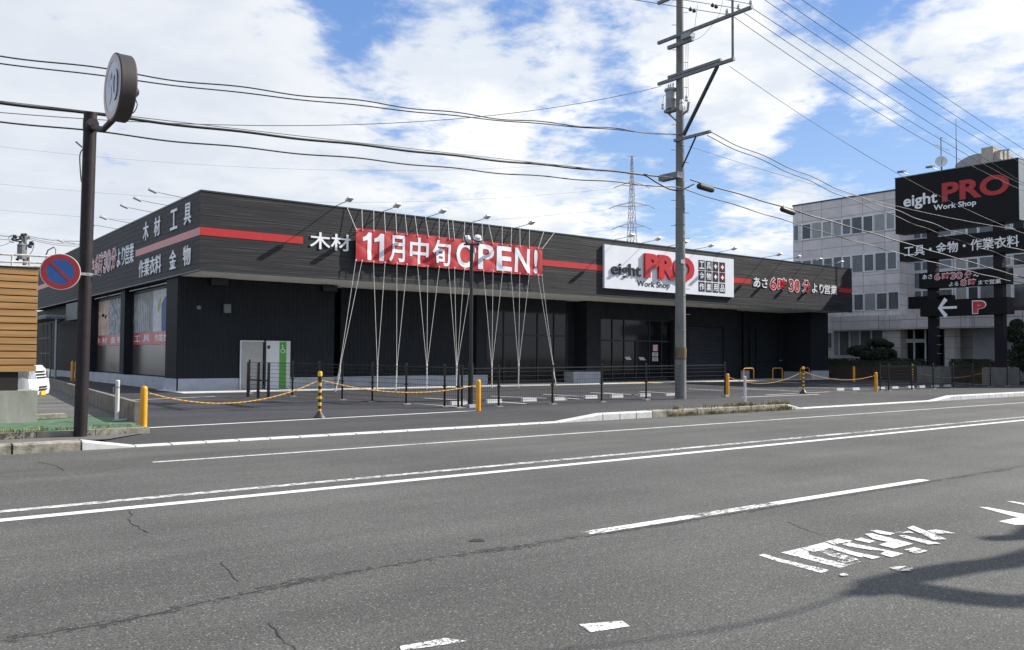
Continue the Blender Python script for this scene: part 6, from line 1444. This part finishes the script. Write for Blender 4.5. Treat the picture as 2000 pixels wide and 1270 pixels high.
# distant service pole with transformer, upper left
QD = 60.0
def qp(px, py): d = pxdir(px, py); return EYEV+d*(QD/d.to_2d().length)
q0 = qp(47, 700); q1 = qp(49, 461)
fp = thing('utility_pole', 'distant utility pole with dark transformers above the slatted wall at the upper left', 'utility pole', (q0.x, q0.y, 0))
mb = MB(); mb.tube([(q0.x, q0.y, 0), (q1.x, q1.y, q1.z)], [.17, .11], 10); mb.build('pole', M['polecon'], fp, smooth=True)
rq = Vector((_r.x, _r.y, 0)).normalized()
def qbar(a, b, t, name='crossarm', m='galvdull'): mb = MB(); mb.bar(qp(*a), qp(*b), t, t); mb.build(name, M[m], fp)
qbar((42, 470), (58, 463.5), .16); qbar((28, 469), (48, 466), .09, m='black'); qbar((30, 471), (44, 472), .07, m='black')
for c, r_ in (((28, 465), .14), ((43, 462), .14), ((49, 460), .10), ((39, 477), .12), ((60, 478), .16), ((35, 505), .10), ((54, 506), .09)):
    p = qp(*c); mb = MB(); mb.lathe(p, [(r_*.3, -r_*1.4), (r_, -r_), (r_*.7, 0), (r_, r_*.8), (r_*.3, r_*1.5)], 8, (.5, 0, 1)); mb.build('insulator', M['black'], fp)
for c, r_ in (((42, 492), .24),): p = qp(*c); mb = MB(); mb.lathe(p, [(r_, -.45), (r_, .35), (r_*1.1, .4), (r_*.5, .55)], 12); mb.build('transformer', M['galvdull'], fp)
mb = MB(); mb.tube(catmull([qp(16, 466), qp(22, 460), qp(30, 461), qp(26, 474), qp(17, 470)]), .018, 4); mb.tube(catmull([qp(57, 474), qp(66, 478), qp(63, 490), qp(58, 497)]), .018, 4); mb.build('jumper_wire', M['cable'], fp)
for a, b, sg, lb in (((-30, 452), (49, 459), .2, 'topmost thin wire left of the distant utility pole'), ((-30, 458), (45, 465), .2, 'second thin wire left of the distant utility pole'), ((-30, 474), (28, 468), .3, 'thin wire rising from the left to the distant utility pole'), ((49, 459), (175, 470), .2, 'topmost thin wire right of the distant utility pole'), ((56, 464), (175, 475), .2, 'second thin wire right of the distant utility pole'), ((56, 467), (175, 479), .2, 'third thin wire right of the distant utility pole')):
    A_, B_ = qp(*a), qp(*b); mb = MB(); mb.tube(sagline(A_, B_, sg, 12), .014, 4); tag(mb.build('overhead_wire', M['cablegrey'], loc=A_), lb, 'overhead wire', 'wires of the distant utility pole')

# ================================================================== weeds along the old kerb
def weeds(name, boxes, n, hh, seed, lb):
    rd = random.Random(seed); mb = MB()
    cl = [(rd.uniform(a, b), rd.uniform(c, d), rd.uniform(.5, 1.2)) for (a, b, c, d) in boxes for _ in range(int((b-a)*7))]
    for _ in range(n):
        x, y, s = rd.choice(cl); x += rd.gauss(0, .10); y += rd.gauss(0, .05); z = (KH if y > 15.62 else 0)
        h = hh*s*rd.uniform(.35, 1.2); dx, dy = rd.gauss(0, .6)*h, rd.gauss(-.15, .5)*h; w_ = rd.uniform(.004, .010); a = rd.uniform(0, pi)
        p = Vector((x, y, z)); m1 = p+Vector((dx*.35, dy*.35, h*.65)); t_ = p+Vector((dx, dy, h)); sd = Vector((cos(a), sin(a), 0))*w_
        mb.mesh([p-sd, p+sd, m1+sd*.8, m1-sd*.8, t_], [(0, 1, 2, 3), (3, 2, 4)])
    o = mb.build(name, M['grass'], loc=(boxes[0][0], boxes[0][2], 0)); o['kind'] = 'stuff'; o['label'] = lb; o['category'] = 'weeds'
weeds('weeds', [(17.4, 22.9, 15.54, 15.60), (19.4, 22.7, 15.62, 15.70)], 2600, .13, 5, 'dry green and straw weeds growing along the old kerb in front of the utility pole')
weeds('weeds', [(-2, 2.2, 17.84, 17.9), (1.0, 4.4, 17.84, 17.9), (-1, 1.2, 15.85, 16.3)], 1200, .09, 8, 'sparse low weeds along the mossy edging by the brown pole')

# ================================================================== unseen overhead cable and loop, added and shaped for their shadow on the road
def shadow_src(x, y, h): t = h/SUN_DIR.z; return Vector((x, y, 0))+SUN_DIR*t
hh = 6.6
def sh_px(px, py): p = FZ(px, py, 0); return shadow_src(p.x, p.y, hh)
P_ = [shadow_src(-6, 4.7, hh), shadow_src(1.0, 4.05, hh)]+[sh_px(*q) for q in ((1400, 1230), (1670, 1157), (1760, 1131), (1880, 1109), (2000, 1090))]+[shadow_src(10, 2.9, hh), shadow_src(18, 2.5, hh)]
Q_ = catmull(P_, 6); mb = MB(); mb.tube(Q_, [.012]*12+[.02]*6+[.07]*2+[.13]*2+[.16]*(len(Q_)-22), 8)
tag(mb.build('overhead_cable', M['cable'], loc=P_[2]), 'unseen cable added along the near side of the road, shaped for the long shadow', 'overhead cable')  # out of view, added with its thickness set by the shadow wanted
L_ = [sh_px(*q)-Vector((0, 0, .06)) for q in ((1672, 1160), (1730, 1150), (1790, 1157), (1880, 1170), (2000, 1177))]
e_ = FZ(2000, 1177, 0); L_ += [shadow_src(e_.x+.7, e_.y-.12, hh), shadow_src(e_.x+1.8, e_.y+.05, hh), shadow_src(e_.x+2.9, e_.y+.6, hh), shadow_src(e_.x+3.0, e_.y+1.0, hh), sh_px(2000, 1047), sh_px(1940, 1052)]
mb = MB(); n6 = len(catmull(L_, 6)); mb.tube(catmull(L_, 6), [.10]*6+[.15]*(n6-24)+[.11]*18, 8); tag(mb.build('shadow_loop', M['cable'], loc=L_[0]), 'unseen loop of thick cable, added and shaped to cast the curved road shadow', 'unseen cable loop')  # added out of view, bent to draw the curved shadow
